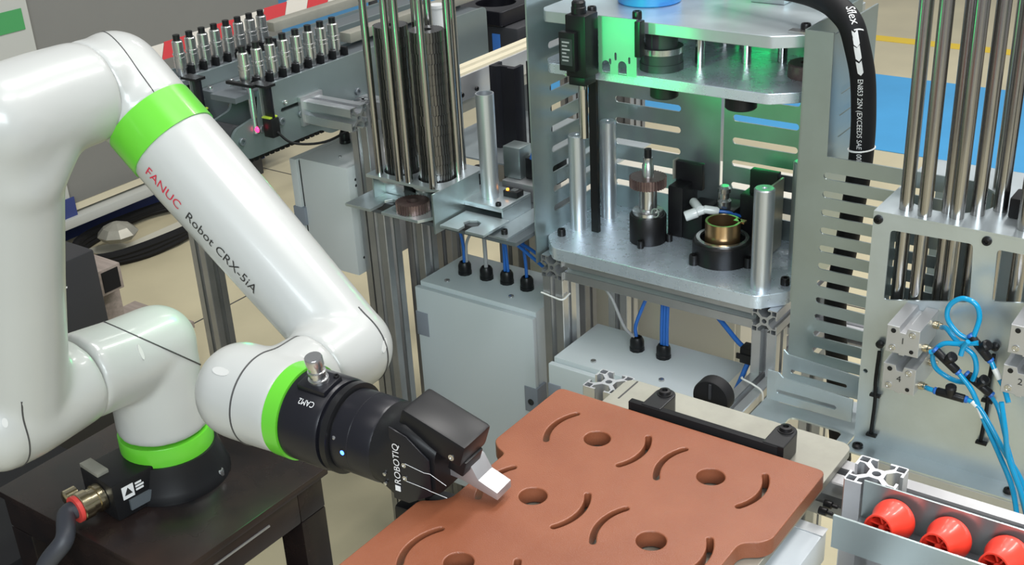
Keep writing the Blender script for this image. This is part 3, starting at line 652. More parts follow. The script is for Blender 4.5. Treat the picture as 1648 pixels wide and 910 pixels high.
# things between shelf and top plate
b = MB(); b.lathe((-.952, 1.715, -.5568), Z, [(.036, 0), (.036, .012), (.0345, .0125), (.0345, .028), (.036, .0285), (.036, .038), (.027, .0385), (.027, .0692)], 40); b.build('bearing_block', 'grey_dark', pr)
MB().lathe((-.952, 1.715, -.5568 + .0285), Z, [(.0362, 0), (.0362, .0095)], 40).build('bearing_band', 'steel', pr)
for x, y in ((-.90, 1.75), (-.84, 1.80), (-.79, 1.83)): MB().cyl((x, y, -.5568), (x, y, -.4875), .008, n=18).build('tie_rod', 'chrome', pr)
MB().lathe((-.722, 1.775, -.5568), Z, [(.032, 0), (.032, .020), (.030, .022), (.012, .022), (.012, .014), (0, .014)], 32).build('guide_collar', 'gear_brown', pr)
for x, y, rr in ((-.938, 1.70, .0235), (-.800, 1.70, .0255)): MB().lathe((x, y, -.5752), -Z, [(rr, 0), (rr, .022), (rr - .002, .024)], 36).build('punch', 'blk', pr)
MB().lathe((-1.018, 1.792, -.468), Z, [(.052, .0), (.054, .002), (.054, .05), (.05, .055)], 44).build('blue_actuator', 'bluecap', pr)
MB().bb(-.86, -.80, 1.85, 1.90, -.468, -.452).build('top_block', 'galv_light', pr, bevel=.002)
# angled trays bottom right
sheet('tray_arm', [(-.668, -1.012), (-.535, -1.012), (-.535, -.972), (-.660, -.965), (-.668, -.958)], [stadium(-.655, -.56, -.994, .004)], (0, 1.612, 0), X, Z, .003, 'galv_light', pr)
sheet('tray_arm', [(-.676, -1.030), (-.535, -1.030), (-.535, -.990), (-.650, -.985), (-.658, -.978), (-.676, -.978)], [stadium(-.66, -.56, -1.012, .004)], (0, 1.572, 0), X, Z, .003, 'galv_light', pr)
sheet('tray_floor', rrect(-.690, -.527, 1.42, 1.66), [rrect(-.632, -.545, 1.508, 1.566, .010), stadium(-.668, -.60, 1.60, .003)], (0, 0, -1.052), X, Y, .003, 'galv_light', pr)
# limit switch
t = thing('limit_switch', 'black plastic limit switch with a grey cable at the front of the press', 'switch', (-1.05, 1.63, -.58))
MB().bb(-1.074, -1.036, 1.615, 1.655, -.560, -.458).build('switch_body', 'blk', t, bevel=.002)
MB().bb(-1.080, -1.050, 1.604, 1.6148, -.548, -.484).build('switch_cover', 'blk', t, bevel=.001)
fp_ = MB().bb(-1.076, -1.054, 1.6030, 1.6039, -.538, -.494).build('rating_plate', 'grey_dark', t)
for k, w_ in enumerate((.014, .010, .015, .008, .013, .012)): MB().bb(-1.073, -1.073 + w_, 1.6024, 1.6029, -.501 - .006 * k, -.4985 - .006 * k).build('print_line', 'greycab', fp_)
MB().lathe((-1.058, 1.632, -.458), Z, [(.0125, 0), (.0125, .010), (.0115, .011), (.0115, .018), (.009, .021)], 16).build('gland', 'blk', t)
MB().tube(catmull([(-1.058, 1.632, -.437), (-1.061, 1.635, -.42), (-1.068, 1.64, -.39), (-1.07, 1.66, -.33)], 6), .0036, 10).build('lead', 'greycab', t)
MB().bb(-1.072, -1.040, 1.618, 1.652, -.575, -.5605).build('switch_head', 'blk', t, bevel=.002)
MB().lathe((-1.066, 1.602, -.553), -Y, [(.0022, 0), (.0022, .0015)], 10).build('screw', 'steel', t)
MB().cyl((-1.056, 1.635, -.5755), (-1.056, 1.635, -.585), .006, n=14).build('plunger', 'steel', t)
# green lit bracket
hl = [stadium(-.989, -.985, 0, .001)]
def vslot(x, z0, z1, r): return rrect(x - r, x + r, z0, z1, r * .999, 5)
sb = sheet('sensor_bracket', rrect(-1.030, -.9585, -.5556, -.462), [vslot(-.9975, -.532, -.519, .002), vslot(-1.008, -.540, -.530, .002), vslot(-.972, -.535, -.524, .002),
      [(-.993, -.5552), (-.977, -.5552)] + [(-.985 + .008 * math.cos(math.radians(a)), -.540 + .008 * math.sin(math.radians(a))) for a in range(0, 181, 20)],
      [(-1.024, -.5552), (-1.008, -.5552)] + [(-1.016 + .008 * math.cos(math.radians(a)), -.542 + .008 * math.sin(math.radians(a))) for a in range(0, 181, 20)]], (0, 1.6480, 0), X, Z, .003, 'galv', None)
tag(sb, 'galvanised bracket plate with arched cut-outs, lit green, between the press plates', 'bracket')
t = thing('hanger_bracket', 'black bracket hanging from the press top plate beside the green-lit bracket', 'bracket', (-.953, 1.65, -.55))
MB().bb(-.957, -.947, 1.635, 1.652, -.520, -.462).build('arm', 'blk', t, bevel=.002)
# hydraulic hose
t = thing('hydraulic_hose', 'thick black hydraulic hose with white print arching over the press wall', 'hose', (-.62, 1.75, -.95))
hp = catmull([(-.90, 1.82, -.425), (-.80, 1.79, -.424), (-.735, 1.765, -.423), (-.680, 1.722, -.4215), (-.645, 1.690, -.4265), (-.620, 1.672, -.441), (-.610, 1.676, -.472), (-.605, 1.694, -.519), (-.603, 1.704, -.569), (-.603, 1.711, -.619), (-.608, 1.722, -.68), (-.618, 1.735, -.75), (-.630, 1.75, -.83), (-.640, 1.75, -.93), (-.635, 1.76, -1.03), (-.62, 1.78, -1.25)], 10)
ho = MB().tube(hp, .0185, 24).build('hose_jacket', 'blk_matt', t); th = bvh(ho)
MB().tube([(-.605 + .0195 * math.cos(a), 1.7155 + .0195 * math.sin(a), -.640 + .003 * math.cos(a)) for a in [i * math.pi / 12 for i in range(25)]], .0016, 6, False).build('cable_tie', 'tie', t)
HN = V((.36, -.93, .0)).normalized()
def hose_text(s, size, p, q, m='txt_wht'):
    p, q = V(p), V(q); ax = (q - p).normalized(); ay = HN.cross(ax).normalized()
    lettering('hose_lettering', s, size, p - ay * size * .35 + HN * .02, ax, ay, m, t, th, off=.0009, reach=.05, spread=1.0)
def on_hose(u, v):
    h_ = th.ray_cast(O3, towards(u, v)); return h_[0] if h_[0] is not None else V((-.61, 1.68, -.5))
hose_text('Sflex I', .0155, on_hose(1366, 2), on_hose(1380, 44))
for k in range(3):
    c = on_hose(1375 + 3.4 * k, 48 + 25 * k); ax = (on_hose(1379 + 3.4 * k, 72 + 25 * k) - c).normalized(); ay = HN.cross(ax).normalized()
    b = MB(); pts = [(0, -.004), (.021, -.004), (.026, 0), (.021, .004), (0, .004), (.004, 0)]; P = []
    for a_, b_ in pts:
        p = c + ax * a_ + ay * b_; h_ = th.ray_cast(p + HN * .05, -HN); P.append((h_[0] + h_[1] * .0009) if h_[0] is not None else p)
    b.add(P, [(0, 1, 5), (1, 2, 5), (2, 3, 5), (3, 4, 5)]).build('hose_arrow', 'txt_wht', t, smooth=False)
hose_text('EN853 2SN (EXCEEDS SAE 100R2', .0102, on_hose(1385, 130), on_hose(1383, 230))

# parts being assembled on the press
t = thing('bearing_housing', 'black round housing carrying the toothed shaft on the press plate', 'housing', (-1.006, 1.765, -.8975))
MB().lathe((-1.006, 1.765, -.8976), Z, [(.0335, 0), (.0335, .050), (.032, .052), (.029, .052), (.029, .045), (0, .045)], 44).build('housing_body', 'blk_ox', t)
for a in (150, 280, 20): bolt((-1.006 + .039 * math.cos(math.radians(a)), 1.765 + .039 * math.sin(math.radians(a)), -.8976), Z, .006, .014, t, 'clamp_screw')
def gear_mesh(r, th_, bore, teeth, hub=0.0, z0=0.0):
    P = []
    for k in range(teeth):
        for f_, rr in ((0, r * .925), (.25, r * .925), (.38, r), (.70, r), (.82, r * .925)):
            a = 2 * math.pi * (k + f_) / teeth; P.append((rr * math.cos(a), rr * math.sin(a)))
    return P, [circ(0, 0, bore, 20)]
t = thing('gear_shaft', 'bright steel shaft with brown gear and black tip in the press housing', 'shaft', (-1.006, 1.765, -.85))
b = MB(); b.lathe((-1.006, 1.765, -.852), Z, [(.028, 0), (.028, .014), (.026, .015), (.0165, .016), (.0165, .060), (.0105, .0605), (.0105, .100), (.0085, .103), (.0085, .114)], 32); b.build('shaft_body', 'steel', t)
MB().cyl((-1.006, 1.765, -.738), (-1.006, 1.765, -.7225), .0065, n=18).build('shaft_tip', 'blk', t)
gp_, gh = gear_mesh(.0335, .02, .0106, 36)
sheet('shaft_gear', gp_, gh, (-1.006, 1.765, -.792), X, Y, .018, 'gear_brown', t)
MB().pipe((-.982, 1.752, -.835), (-.982, 1.748, -.834), .0085, .0065, 18).build('snap_ring', 'steel', t)
t = thing('bearing_cup', 'larger black round housing with screws on the press plate', 'housing', (-.853, 1.757, -.8975))
MB().lathe((-.853, 1.757, -.8976), Z, [(.052, 0), (.052, .036), (.049, .039), (.041, .039), (.041, .030), (0, .030)], 48).build('cup_body', 'blk_ox', t)
MB().pipe((-.853, 1.757, -.8600), (-.853, 1.757, -.8555), .0455, .0395, 44).build('cup_ring', 'steel', t)
for a in (235, 350, 90): bolt((-.853 + .055 * math.cos(math.radians(a)), 1.757 + .055 * math.sin(math.radians(a)), -.8976), Z, .0085, .018, t, 'clamp_screw')
t = thing('bronze_bush', 'bronze bush standing in the larger black housing', 'bush', (-.853, 1.757, -.867))
MB().pipe((-.853, 1.757, -.8672), (-.853, 1.757, -.8255), .0305, .0265, 40).build('bush_ring', 'brass', t)
MB().obox((-.828, 1.772, -.8270), X, Y, Z, .02, .012, .003).build('bush_lug', 'brass', t)
# black tooling behind
t = thing('press_tooling', 'black clamping block with a flat upright plate behind the gear shaft', 'tooling', (-.93, 1.83, -.8975))
MB().bb(-.985, -.955, 1.800, 1.86, -.8974, -.80).build('block', 'blk', t, bevel=.003)
MB().bb(-.955, -.915, 1.800, 1.87, -.8974, -.84).build('block', 'blk', t, bevel=.003)
MB().bb(-.990, -.936, 1.838, 1.850, -.815, -.765).build('plate_black', 'blk', t, bevel=.002)
MB().bb(-.994, -.9905, 1.834, 1.852, -.80, -.764).build('plate_edge', 'dirty', t)
t = thing('press_tooling', 'black clamping block with grey angle plate behind the bronze bush', 'tooling', (-.82, 1.83, -.8975))
MB().bb(-.90, -.86, 1.815, 1.87, -.8974, -.83).build('block', 'blk', t, bevel=.003)
MB().bb(-.855, -.795, 1.825, 1.87, -.8974, -.80).build('block', 'blk', t, bevel=.003)
MB().bb(-.842, -.790, 1.835, 1.850, -.81, -.755).build('plate_black', 'blk', t, bevel=.002)
MB().bb(-.788, -.784, 1.78, 1.85, -.895, -.765).build('plate_edge', 'dirty', t)
MB().lathe((-.885, 1.825, -.83), Z, [(.013, 0), (.013, .012), (.009, .016), (.009, .026), (.012, .028), (.012, .036), (.008, .04)], 18).build('cap_screw', 'steel', t)
t = thing('air_fitting', 'pale grey push-in air fitting pointing at the bronze bush', 'fitting', (-.925, 1.80, -.84))
b = MB(); b.lathe((-.938, 1.778, -.843), V((.75, .55, .30)), [(.0085, 0), (.0095, .002), (.0095, .022), (.0075, .024), (.0075, .04)], 18); b.build('fitting_barrel', 'clear', t)
MB().lathe((-.926, 1.80, -.828), V((-.7, .6, .1)), [(.008, -.015), (.008, .016), (.006, .02)], 16).build('fitting_branch', 'clear', t)
MB().lathe((-.908, 1.795, -.829), V((.8, .3, -.1)), [(.0075, 0), (.0075, .022), (.005, .026)], 16).build('fitting_tail', 'clear', t)
MB().tube(catmull([(-.885, 1.803, -.831), (-.87, 1.81, -.833), (-.85, 1.83, -.845)], 5), .003, 8).build('tube_end', 'bluecab', t)
# ================================================================== ROD MAGAZINE (right)
mg = thing('rod_magazine', 'galvanised sheet box with windows holding tall steel rods at the right', 'magazine', (-.35, 1.65, -1.052))
FY = 1.558
wins = [fillet([(-.499, -.804), (-.380, -.778), (-.385, -.691), (-.4985, -.694)], .006, 3), fillet([(-.351, -.770), (-.235, -.745), (-.235, -.692), (-.3535, -.692)], .006, 3), circ(-.516, -.927, .0035, 12), rrect(-.4965, -.4945, -1.034, -.875), rrect(-.3385, -.3365, -.995, -.837)]
fr = sheet('front_sheet', rrect(-.5245, -.12, -1.049, -.6725), wins, (0, FY + .003, 0), X, Z, .003, 'galv_light', mg)
sheet('top_sheet', rrect(-.5245, -.12, FY, 1.80), [circ(-.449, 1.662, .064, 40), circ(-.27, 1.662, .064, 40)], (0, 0, -.6724), X, Y, .003, 'galv_light', mg)
sheet('side_sheet', rrect(FY + .0035, 1.655, -1.049, -.6728), [rrect(1.60, 1.604, z, z + .012) for z in (-.72, -.76, -.80)], (-.5245, 0, 0), Y, Z, .003, 'galv', mg)
sheet('bottom_flange', rrect(-.5245, -.10, 1.520, FY), [], (0, 0, -1.0515), X, Y, .003, 'galv_light', mg)
sheet('floor_sheet', rrect(-.5245, -.10, FY, 1.80), [], (0, 0, -1.0515), X, Y, .003, 'galv', mg)
sheet('inner_sheet', rrect(-.505, -.13, -1.045, -.69), [], (0, 1.78, 0), X, Z, .003, 'galv_light', mg)
for x, z in ((-.517, -.6815), (-.368, -.6825)): MB().lathe((x, FY, z), -Y, [(.0068, 0), (.0062, .003), (.003, .0042), (.0026, .002), (0, .002)], 16).build('panel_screw', 'blk_ox', mg)
for x in (-.511, -.288): MB().lathe((x, 1.538, -1.0485), Z, [(.0085, 0), (.0078, .004), (.0035, .0055), (.003, .003), (0, .003)], 18).build('flange_screw', 'blk_ox', mg)
for (x, y) in ((-.488, 1.585), (-.459, 1.575), (-.434, 1.601), (-.4185, 1.588), (-.398, 1.612), (-.375, 1.640), (-.40, 1.72), (-.330, 1.590)):
    MB().cyl((x, y, -1.04), (x, y, -.18), .0098 if y < 1.7 else .008, n=20).build('rod', 'rod', mg)
t = thing('guide_block', 'black upright guide block among the steel rods at the right edge', 'block', (-.35, 1.68, -.67))
MB().bb(-.340, -.280, 1.665, 1.69, -.6690, -.50).build('guide_plate', 'blk', t, bevel=.003)
MB().bb(-.360, -.280, 1.618, 1.660, -.6690, -.640).build('guide_foot', 'blk', t, bevel=.003)
# beam under the flange
t = thing('table_beam', 'aluminium slotted beam carrying the rod magazine', 'beam', (-.3, 1.53, -1.09))
profile('beam_body', (-.50, 1.5435, -1.0752), 'x', .55, 'alu', t)
profile('leg', (-.15, 1.5435, FZ), 'z', .652, 'alu', t)
profile('leg', (-.478, 1.5435, FZ), 'z', .652, 'alu', t)
# cylinders
def cyl_unit(x, z, num, label, sticker=False, hide=False):
    t = thing('air_cylinder', label, 'air cylinder', (x, 1.52, z), 'compact air cylinders on the rod magazine')
    a = .0228; P = [(-a, -a * .9), (-.004, -a * .9), (-.004, -a * .98), (.004, -a * .98), (.004, -a * .9), (a, -a * .9), (a, a * .9), (.006, a * .9), (.004, a * .55), (-.004, a * .55), (-.006, a * .9), (-a, a * .9)]
    sheet('cylinder_body', [(x + p[0], z + p[1]) for p in P], [], (0, FY - .0005, 0), X, Z, .078, 'alu_cast', t, bevel=.0006)
    yf = FY - .0785
    for sx, sz, rr in ((-1, 1, .0036), (1, -1, .0030)): MB().lathe((x + sx * .0135, yf - .0004, z + sz * .0135), -Y, [(rr, 0), (rr, .0003)], 14).build('port_hole', 'blk', t)
    for sx, sz in ((1, 1), (-1, -1)):
        MB().lathe((x + sx * .0130, yf - .0002, z + sz * .0125), -Y, [(.0048, 0), (.0048, .0008), (.0036, .0010), (.0036, .0004), (.0018, .0004), (.0018, .0009)], 16).build('tie_screw', 'steel', t)
    if num: lettering('number_print', num, .0135, (x - .003, yf, z - .004), X, Z, 'txt_blk', t, off=.0006)
    if sticker:
        st = MB().prism([(.004, .020), (.018, .020), (.018, .058), (.004, .058)], (x, FY - .078, z + .01805), X, Y, .0003).build('type_label', 'txt_wht', t)
        for k in range(4): MB().prism([(.006, .024 + .008 * k), (.016, .024 + .008 * k), (.016, .028 + .008 * k), (.006, .028 + .008 * k)], (x, FY - .078, z + .0185), X, Y, .0002).build('label_print', 'grey_dark', st)
    # fittings on the right side
    for zz, yy in ((.006, FY - .02), (-.012, FY - .060)):
        MB().lathe((x + .0200, yy, z + zz), X, [(.0042, 0), (.0042, .004), (.0058, .0045), (.0058, .010), (.0045, .011), (.0045, .015)], 12).build('port_fitting', 'gold', t)
    return t
cyl_unit(-.4425, -.8195, '1', 'silver air cylinder marked 1 at upper left of the magazine front', True)
cyl_unit(-.4425, -.8795, '4', 'silver air cylinder marked 4 below the one marked 1')
cyl_unit(-.2830, -.7770, '5', 'silver air cylinder cut by the right edge, above the one marked 2')
cyl_unit(-.2850, -.8370, '2', 'silver air cylinder marked 2 near the right edge')
# black sensor cables in the slots
def strap(x, z0, z1, label):
    t = thing('sensor_cable', label, 'cable', (x, FY - .01, z1), 'black sensor cables on the magazine front')
    MB().tube(catmull([(x, FY - .006, z0), (x - .001, FY - .008, z0 - .05), (x + .001, FY - .008, z1 + .06), (x - .002, FY - .004, z1)], 6), .0028, 8).build('cable_run', 'blk_matt', t)
    MB().lathe((x, FY - .004, z0 + .012), -Y, [(.0062, 0), (.006, .005), (.003, .007)], 12).build('cable_head', 'blk', t)
    for k, zz in enumerate((z0 - .075, z0 - .145)):
        MB().obox((x, FY - .006, zz), X, Y, Z, .016, .008, .004).build('cable_clip', 'blk', t, bevel=.001)
strap(-.496, -.885, -1.030, 'black sensor cable left of the air cylinder marked 4')
strap(-.3375, -.845, -.990, 'black sensor cable passing behind the blue tubes at the right')
# blue air tubes and flow fittings
def air_tube(pts, label, r=.0036):
    return tag(MB().tube(catmull(pts, 8), r, 10).build('air_tube', 'air'), label, 'air tube', 'blue air tubes on the rod magazine')
def flow_valve(c, d, label, up=V((0, -.3, 1))):
    c = V(c); d = V(d).normalized(); up = (up - d * up.dot(d)).normalized()
    t = thing('flow_valve', label, 'valve', tuple(c), 'black flow control fittings')
    MB().lathe(c, d, [(.0052, -.019), (.0060, -.018), (.0060, .018), (.0052, .019)], 14).build('valve_body', 'blk', t)
    for s_ in (-1, 1): MB().lathe(c + d * (.0195 * s_), d * s_, [(.0052, 0), (.0052, .003), (.004, .004)], 14).build('release_ring', 'bluecab', t)
    MB().lathe(c, up, [(.0065, 0), (.0065, .010), (.0075, .011), (.0075, .016), (.005, .018)], 14).build('valve_knob', 'blk', t)
    return t
yT = 1.50
flow_valve((-.3445, yT, -.8120), (.55, 0, -.55), 'black flow valve at the top right of the blue tube loops')
flow_valve((-.3835, yT - .01, -.8385), (.75, 0, -.55), 'black flow valve inside the lower blue tube loop')
flow_valve((-.3720, yT - .012, -.8880), (.98, .0, -.02), 'black flow valve level with the air cylinder marked 4')
flow_valve((-.3420, yT + .010, -.8730), (.8, 0, -.5), 'black flow valve hidden behind the crossing blue tubes')
air_tube([(-.407, 1.535, -.8135), (-.396, 1.52, -.806), (-.378, 1.505, -.812), (-.361, yT, -.818)], 'short blue air tube from the upper port of the air cylinder marked 1')
air_tube([(-.360, 1.507, -.808), (-.378, 1.505, -.800), (-.393, 1.505, -.782), (-.392, 1.505, -.762), (-.377, 1.505, -.748), (-.359, 1.505, -.752), (-.352, 1.505, -.770), (-.354, yT, -.792), (-.356, yT, -.800)], 'blue air tube bent into the upper loop')
air_tube([(-.407, 1.49, -.8315), (-.402, yT - .01, -.829), (-.399, yT - .01, -.829)], 'stub of blue tube at the lower port of the air cylinder marked 1')
air_tube([(-.366, yT - .01, -.8245), (-.364, 1.49, -.812), (-.358, 1.487, -.800)], 'short blue air tube joining two flow valves')
air_tube([(-.347, 1.495, -.803), (-.372, 1.497, -.812), (-.393, 1.497, -.818), (-.405, 1.50, -.838), (-.402, 1.505, -.860), (-.388, 1.51, -.873), (-.372, 1.51, -.877), (-.357, 1.51, -.875)], 'blue air tube forming the left side of the lower loop')
air_tube([(-.372, 1.497, -.812), (-.352, 1.497, -.823), (-.346, 1.50, -.845), (-.350, 1.505, -.866)], 'blue air tube forming the right side of the lower loop')
air_tube([(-.410, 1.498, -.892), (-.402, 1.49, -.8885), (-.392, 1.488, -.888)], 'short blue tube at the air cylinder marked 4')
air_tube([(-.368, yT - .01, -.850), (-.345, 1.49, -.875), (-.322, 1.485, -.915), (-.297, 1.48, -.955), (-.272, 1.47, -.995), (-.256, 1.46, -1.04)], 'long blue air tube running down right from the middle flow valve')
air_tube([(-.351, 1.488, -.888), (-.335, 1.487, -.893), (-.315, 1.483, -.915), (-.29, 1.478, -.948), (-.263, 1.482, -.99), (-.246, 1.472, -1.04)], 'blue air tube with a white sleeve from the lowest flow valve')
air_tube([(-.329, yT, -.827), (-.318, 1.495, -.842), (-.305, 1.49, -.858), (-.295, 1.48, -.872)], 'blue air tube running from the top flow valve behind the cylinder marked 2')
air_tube([(-.302, 1.470, -.868), (-.291, 1.465, -.905), (-.282, 1.465, -.945), (-.258, 1.458, -.99), (-.238, 1.455, -1.04)], 'blue air tube dropping below the air cylinder marked 2')
air_tube([(-.326, 1.51, -.884), (-.312, 1.51, -.905), (-.292, 1.495, -.945), (-.27, 1.48, -.985), (-.25, 1.47, -1.03)], 'thin blue air tube behind the long tubes at lower right', .003)
for p, q, lab in (((-.326, 1.486, -.908), (-.334, 1.4875, -.894), 'lower white marker sleeve where two blue tubes run together'), ((-.322, 1.4965, -.836), (-.313, 1.493, -.848), 'white marker sleeve on the blue tube below the top flow valve'), ((-.343, 1.488, -.889), (-.336, 1.487, -.8935), 'white marker sleeve just right of the lowest flow valve')):
    tag(MB().cyl(p, q, .0042, n=10).build('tube_sleeve', 'tie'), lab, 'sleeve', 'white marker sleeves')

# ================================================================== CONTROL BOXES
def gland(name_parent, x, y, z, r=.0125):
    g_ = MB().lathe((x, y, z), Z, [(r * 1.05, 0), (r * 1.05, .006), (r * .98, .007), (r, .008), (r, .020), (r * .72, .027), (r * .6, .0275), (r * .6, .02)], 10).build('cable_gland', 'blk', name_parent)
    return g_
def enclosure(name, label, x0, x1, y0, y1, z0, z1, m='cab', hinge=True):
    t = thing(name, label, 'control box', ((x0 + x1) / 2, (y0 + y1) / 2, z0))
    MB().bb(x0, x1, y0 + .014, y1, z0, z1).build('box_body', m, t, bevel=.002)
    d = MB().bb(x0 - .004, x1 + .002, y0, y0 + .0125, z0 + .004, z1 - .009).build('box_door', m, t, bevel=.002)
    return t, d
BZ = -1.0700
t, d = enclosure('control_box', 'light grey control box with four cable glands below the tube station', -1.505, -1.2145, 1.680, 1.850, -1.55, BZ)
MB().bb(-1.5115, -1.480, 1.6785, 1.706, -1.190, -1.135).build('hinge', 'hinge', d, bevel=.001)
MB().bb(-1.5115, -1.480, 1.6785, 1.706, -1.50, -1.45).build('hinge', 'hinge', d, bevel=.001)
lk = MB().bb(-1.240, -1.2085, 1.6785, 1.712, -1.292, -1.234).build('lock', 'hinge', d, bevel=.001)
MB().lathe((-1.225, 1.6784, -1.268), -Y, [(.007, 0), (.007, .001), (.0045, .001), (.0045, .0002)], 16).build('lock_cylinder', 'grey_dark', lk)
GL = [(-1.444, 1.768), (-1.390, 1.771), (-1.341, 1.775), (-1.289, 1.772)]
for x, y in GL: gland(t, x, y, BZ, .0140)
for x, y in ((-1.454, 1.72), (-1.296, 1.726)): MB().lathe((x, y, BZ), Z, [(.006, 0), (.0055, .003), (.002, .0035)], 12).build('lid_screw', 'steel', t)
t2, d2 = enclosure('control_box', 'light grey control box with two cable glands under the press', -1.118, -.800, 1.597, 1.765, -1.40, -1.1)
MB().bb(-1.1235, -1.095, 1.5955, 1.62, -1.19, -1.15).build('hinge', 'hinge', d2, bevel=.001)
for x in (-.999, -.943): gland(t2, x, 1.712, -1.1, .0135)
for x, y in ((-1.045, 1.632), (-.905, 1.636)): MB().lathe((x, y, -1.1), Z, [(.0055, 0), (.005, .003), (.002, .0035)], 12).build('lid_screw', 'steel', t2)
# far box: door to the left
t3 = thing('control_box', 'pale grey control box standing below the shaft conveyor', 'control box', (-1.68, 1.65, -1.08))
MB().bb(-1.775, -1.640, 1.655, 1.86, -1.075, -.835).build('box_body', 'cab_white', t3, bevel=.002)
dd = MB().bb(-1.800, -1.781, 1.650, 1.862, -1.070, -.838).build('box_door', 'cab_white', t3, bevel=.002)
MB().bb(-1.7808, -1.7752, 1.658, 1.858, -1.068, -.842).build('door_seal', 'blk', t3)
MB().bb(-1.804, -1.772, 1.6475, 1.670, -.985, -.945).build('hinge', 'hinge', dd, bevel=.001)
for x, y in ((-1.755, 1.775), (-1.762, 1.832)): gland(t3, x, y, -.835, .0115)
for x, y in ((-1.70, 1.70), (-1.65, 1.70)): MB().lathe((x, y, -.835), Z, [(.004, 0), (.0035, .003)], 10).build('lid_screw', 'steel', t3)
for z in (-.865, -.878, -1.04): MB().lathe((-1.6398, 1.675, z), X, [(.003, 0), (.003, .001)], 10).build('side_screw', 'steel', t3)
# cables to the boxes
def cable(pts, label, m='bluecab', r=.0035, group='cables at the control boxes'):
    return tag(MB().tube(catmull(pts, 8), r, 10).build('cable', m), label, 'cable', group)
cz = BZ + .026
cable([(-1.444, 1.768, cz), (-1.445, 1.768, -1.00), (-1.452, 1.760, -.94), (-1.455, 1.750, -.90)], 'blue cable in the leftmost gland of the four-gland box')
cable([(-1.439, 1.770, cz), (-1.436, 1.770, -1.0), (-1.42, 1.772, -.965), (-1.40, 1.775, -.90)], 'grey cable beside the leftmost blue cable of the four-gland box', 'greycab', .003)
cable([(-1.390, 1.771, cz), (-1.390, 1.771, -1.0), (-1.392, 1.77, -.90)], 'grey cable in the second gland of the four-gland box', 'greycab', .0045)
cable([(-1.345, 1.775, cz), (-1.344, 1.774, -1.0), (-1.335, 1.76, -.955), (-1.34, 1.75, -.90)], 'blue cable in the third gland, left of the pair')
cable([(-1.337, 1.775, cz), (-1.337, 1.772, -1.0), (-1.322, 1.755, -.955), (-1.26, 1.735, -.955), (-1.20, 1.715, -.965), (-1.176, 1.69, -.96)], 'blue cable from the third gland running right to the press leg')
cable([(-1.289, 1.772, cz), (-1.290, 1.772, -1.01), (-1.293, 1.768, -.96), (-1.30, 1.76, -.90)], 'blue cable in the rightmost gland of the four-gland box')
cable([(-1.42, 1.74, -.905), (-1.37, 1.74, -.93), (-1.30, 1.735, -.948), (-1.22, 1.722, -.978), (-1.178, 1.70, -.985)], 'blue cable crossing below the tube station to the press')
cable([(-1.002, 1.714, -1.074), (-1.005, 1.72, -1.05), (-.99, 1.74, -.99), (-.975, 1.75, -.93)], 'blue cable in the left gland of the box under the press')
cable([(-1.005, 1.710, -1.074), (-1.02, 1.70, -1.05), (-1.045, 1.70, -1.00), (-1.07, 1.70, -.97)], 'thin grey cable in the left gland of the box under the press', 'greycab', .003)
for k, lab in ((0, 'left'), (1, 'middle'), (2, 'right')):
    cable([(-.947 + .0055 * k, 1.712, -1.074), (-.948 + .0055 * k, 1.714, -1.03), (-.948 + .0055 * k, 1.72, -.93)], lab + ' one of three blue cables in the right gland under the press')
cable([(-.90, 1.73, -.965), (-.85, 1.72, -.985), (-.79, 1.70, -1.02), (-.762, 1.69, -1.03), (-.765, 1.675, -1.06), (-.775, 1.66, -1.10)], 'blue cable clipped to the right press leg', r=.0045)
t = thing('cable_clip', 'black cable clip on the right press leg', 'clip', (-.76, 1.69, -1.04)); MB().bb(-.775, -.750, 1.675, 1.70, -1.045, -1.015).build('clip_body', 'blk', t, bevel=.002)
MB().bb(-.780, -.745, 1.672, 1.675, -1.036, -1.026).build('clip_strap', 'blk', t)
t = thing('rubber_stop', 'round black rubber stop standing behind the grey steel plate', 'rubber foot', (-.522, 1.075, -.75))
MB().lathe((-.527, 1.066, -.722), Y, [(.0215, 0), (.0225, .002), (.0225, .016), (.02, .018)], 36).build('foot_disc', 'blk_matt', t)
MB().bb(-.5285, -.5255, 1.064, 1.0662, -.722, -.703).build('foot_line', 'grey_dark', t)
MB().bb(-.534, -.520, 1.070, 1.080, -.76, -.722).build('foot_stem', 'blk', t)
def zip_tie(pts, label): return tag(MB().tube(catmull(pts, 6), .0017, 8).build('cable_tie', 'tie'), label, 'cable tie', 'white cable ties')
zip_tie([(-1.1735, 1.6575, -1.000), (-1.150, 1.6575, -1.003), (-1.126, 1.6575, -1.004), (-1.124, 1.68, -1.0)], 'white cable tie around the left leg of the press')
zip_tie([(-.752, 1.640, -1.050), (-.745, 1.625, -1.043), (-.72, 1.615, -1.042), (-.701, 1.610, -1.050), (-.700, 1.606, -1.085)], 'white cable tie over the base rail of the press')
# cabinet standing behind below the press
t = thing('rear_cabinet', 'beige grey cabinet standing behind the press legs', 'cabinet', (-1.2, 2.3, FZ))
MB().bb(-1.53, -.98, 2.12, 2.5, FZ, -1.02).build('cabinet_body', 'beige_box', t, bevel=.004)
MB().bb(-1.525, -1.27, 2.112, 2.1195, FZ + .05, -1.04).build('cabinet_door', 'beige_box', t, bevel=.002)
MB().bb(-1.262, -.99, 2.112, 2.1195, FZ + .05, -1.04).build('cabinet_door', 'beige_box', t, bevel=.002)
# plain grey box, added to fill the area between robot table and board
t = thing('grey_filler_box', 'low plain grey box added between the robot table and the brown board', 'cabinet', (-.95, 1.25, FZ))
MB().bb(-1.20, -.80, .95, 1.36, FZ, -1.36).build('cabinet_body', 'cabgrey', t, bevel=.004)
MB().bb(-1.205, -.795, .945, 1.365, -1.36, -1.35).build('filler_lid', 'cabgrey', t, bevel=.003)
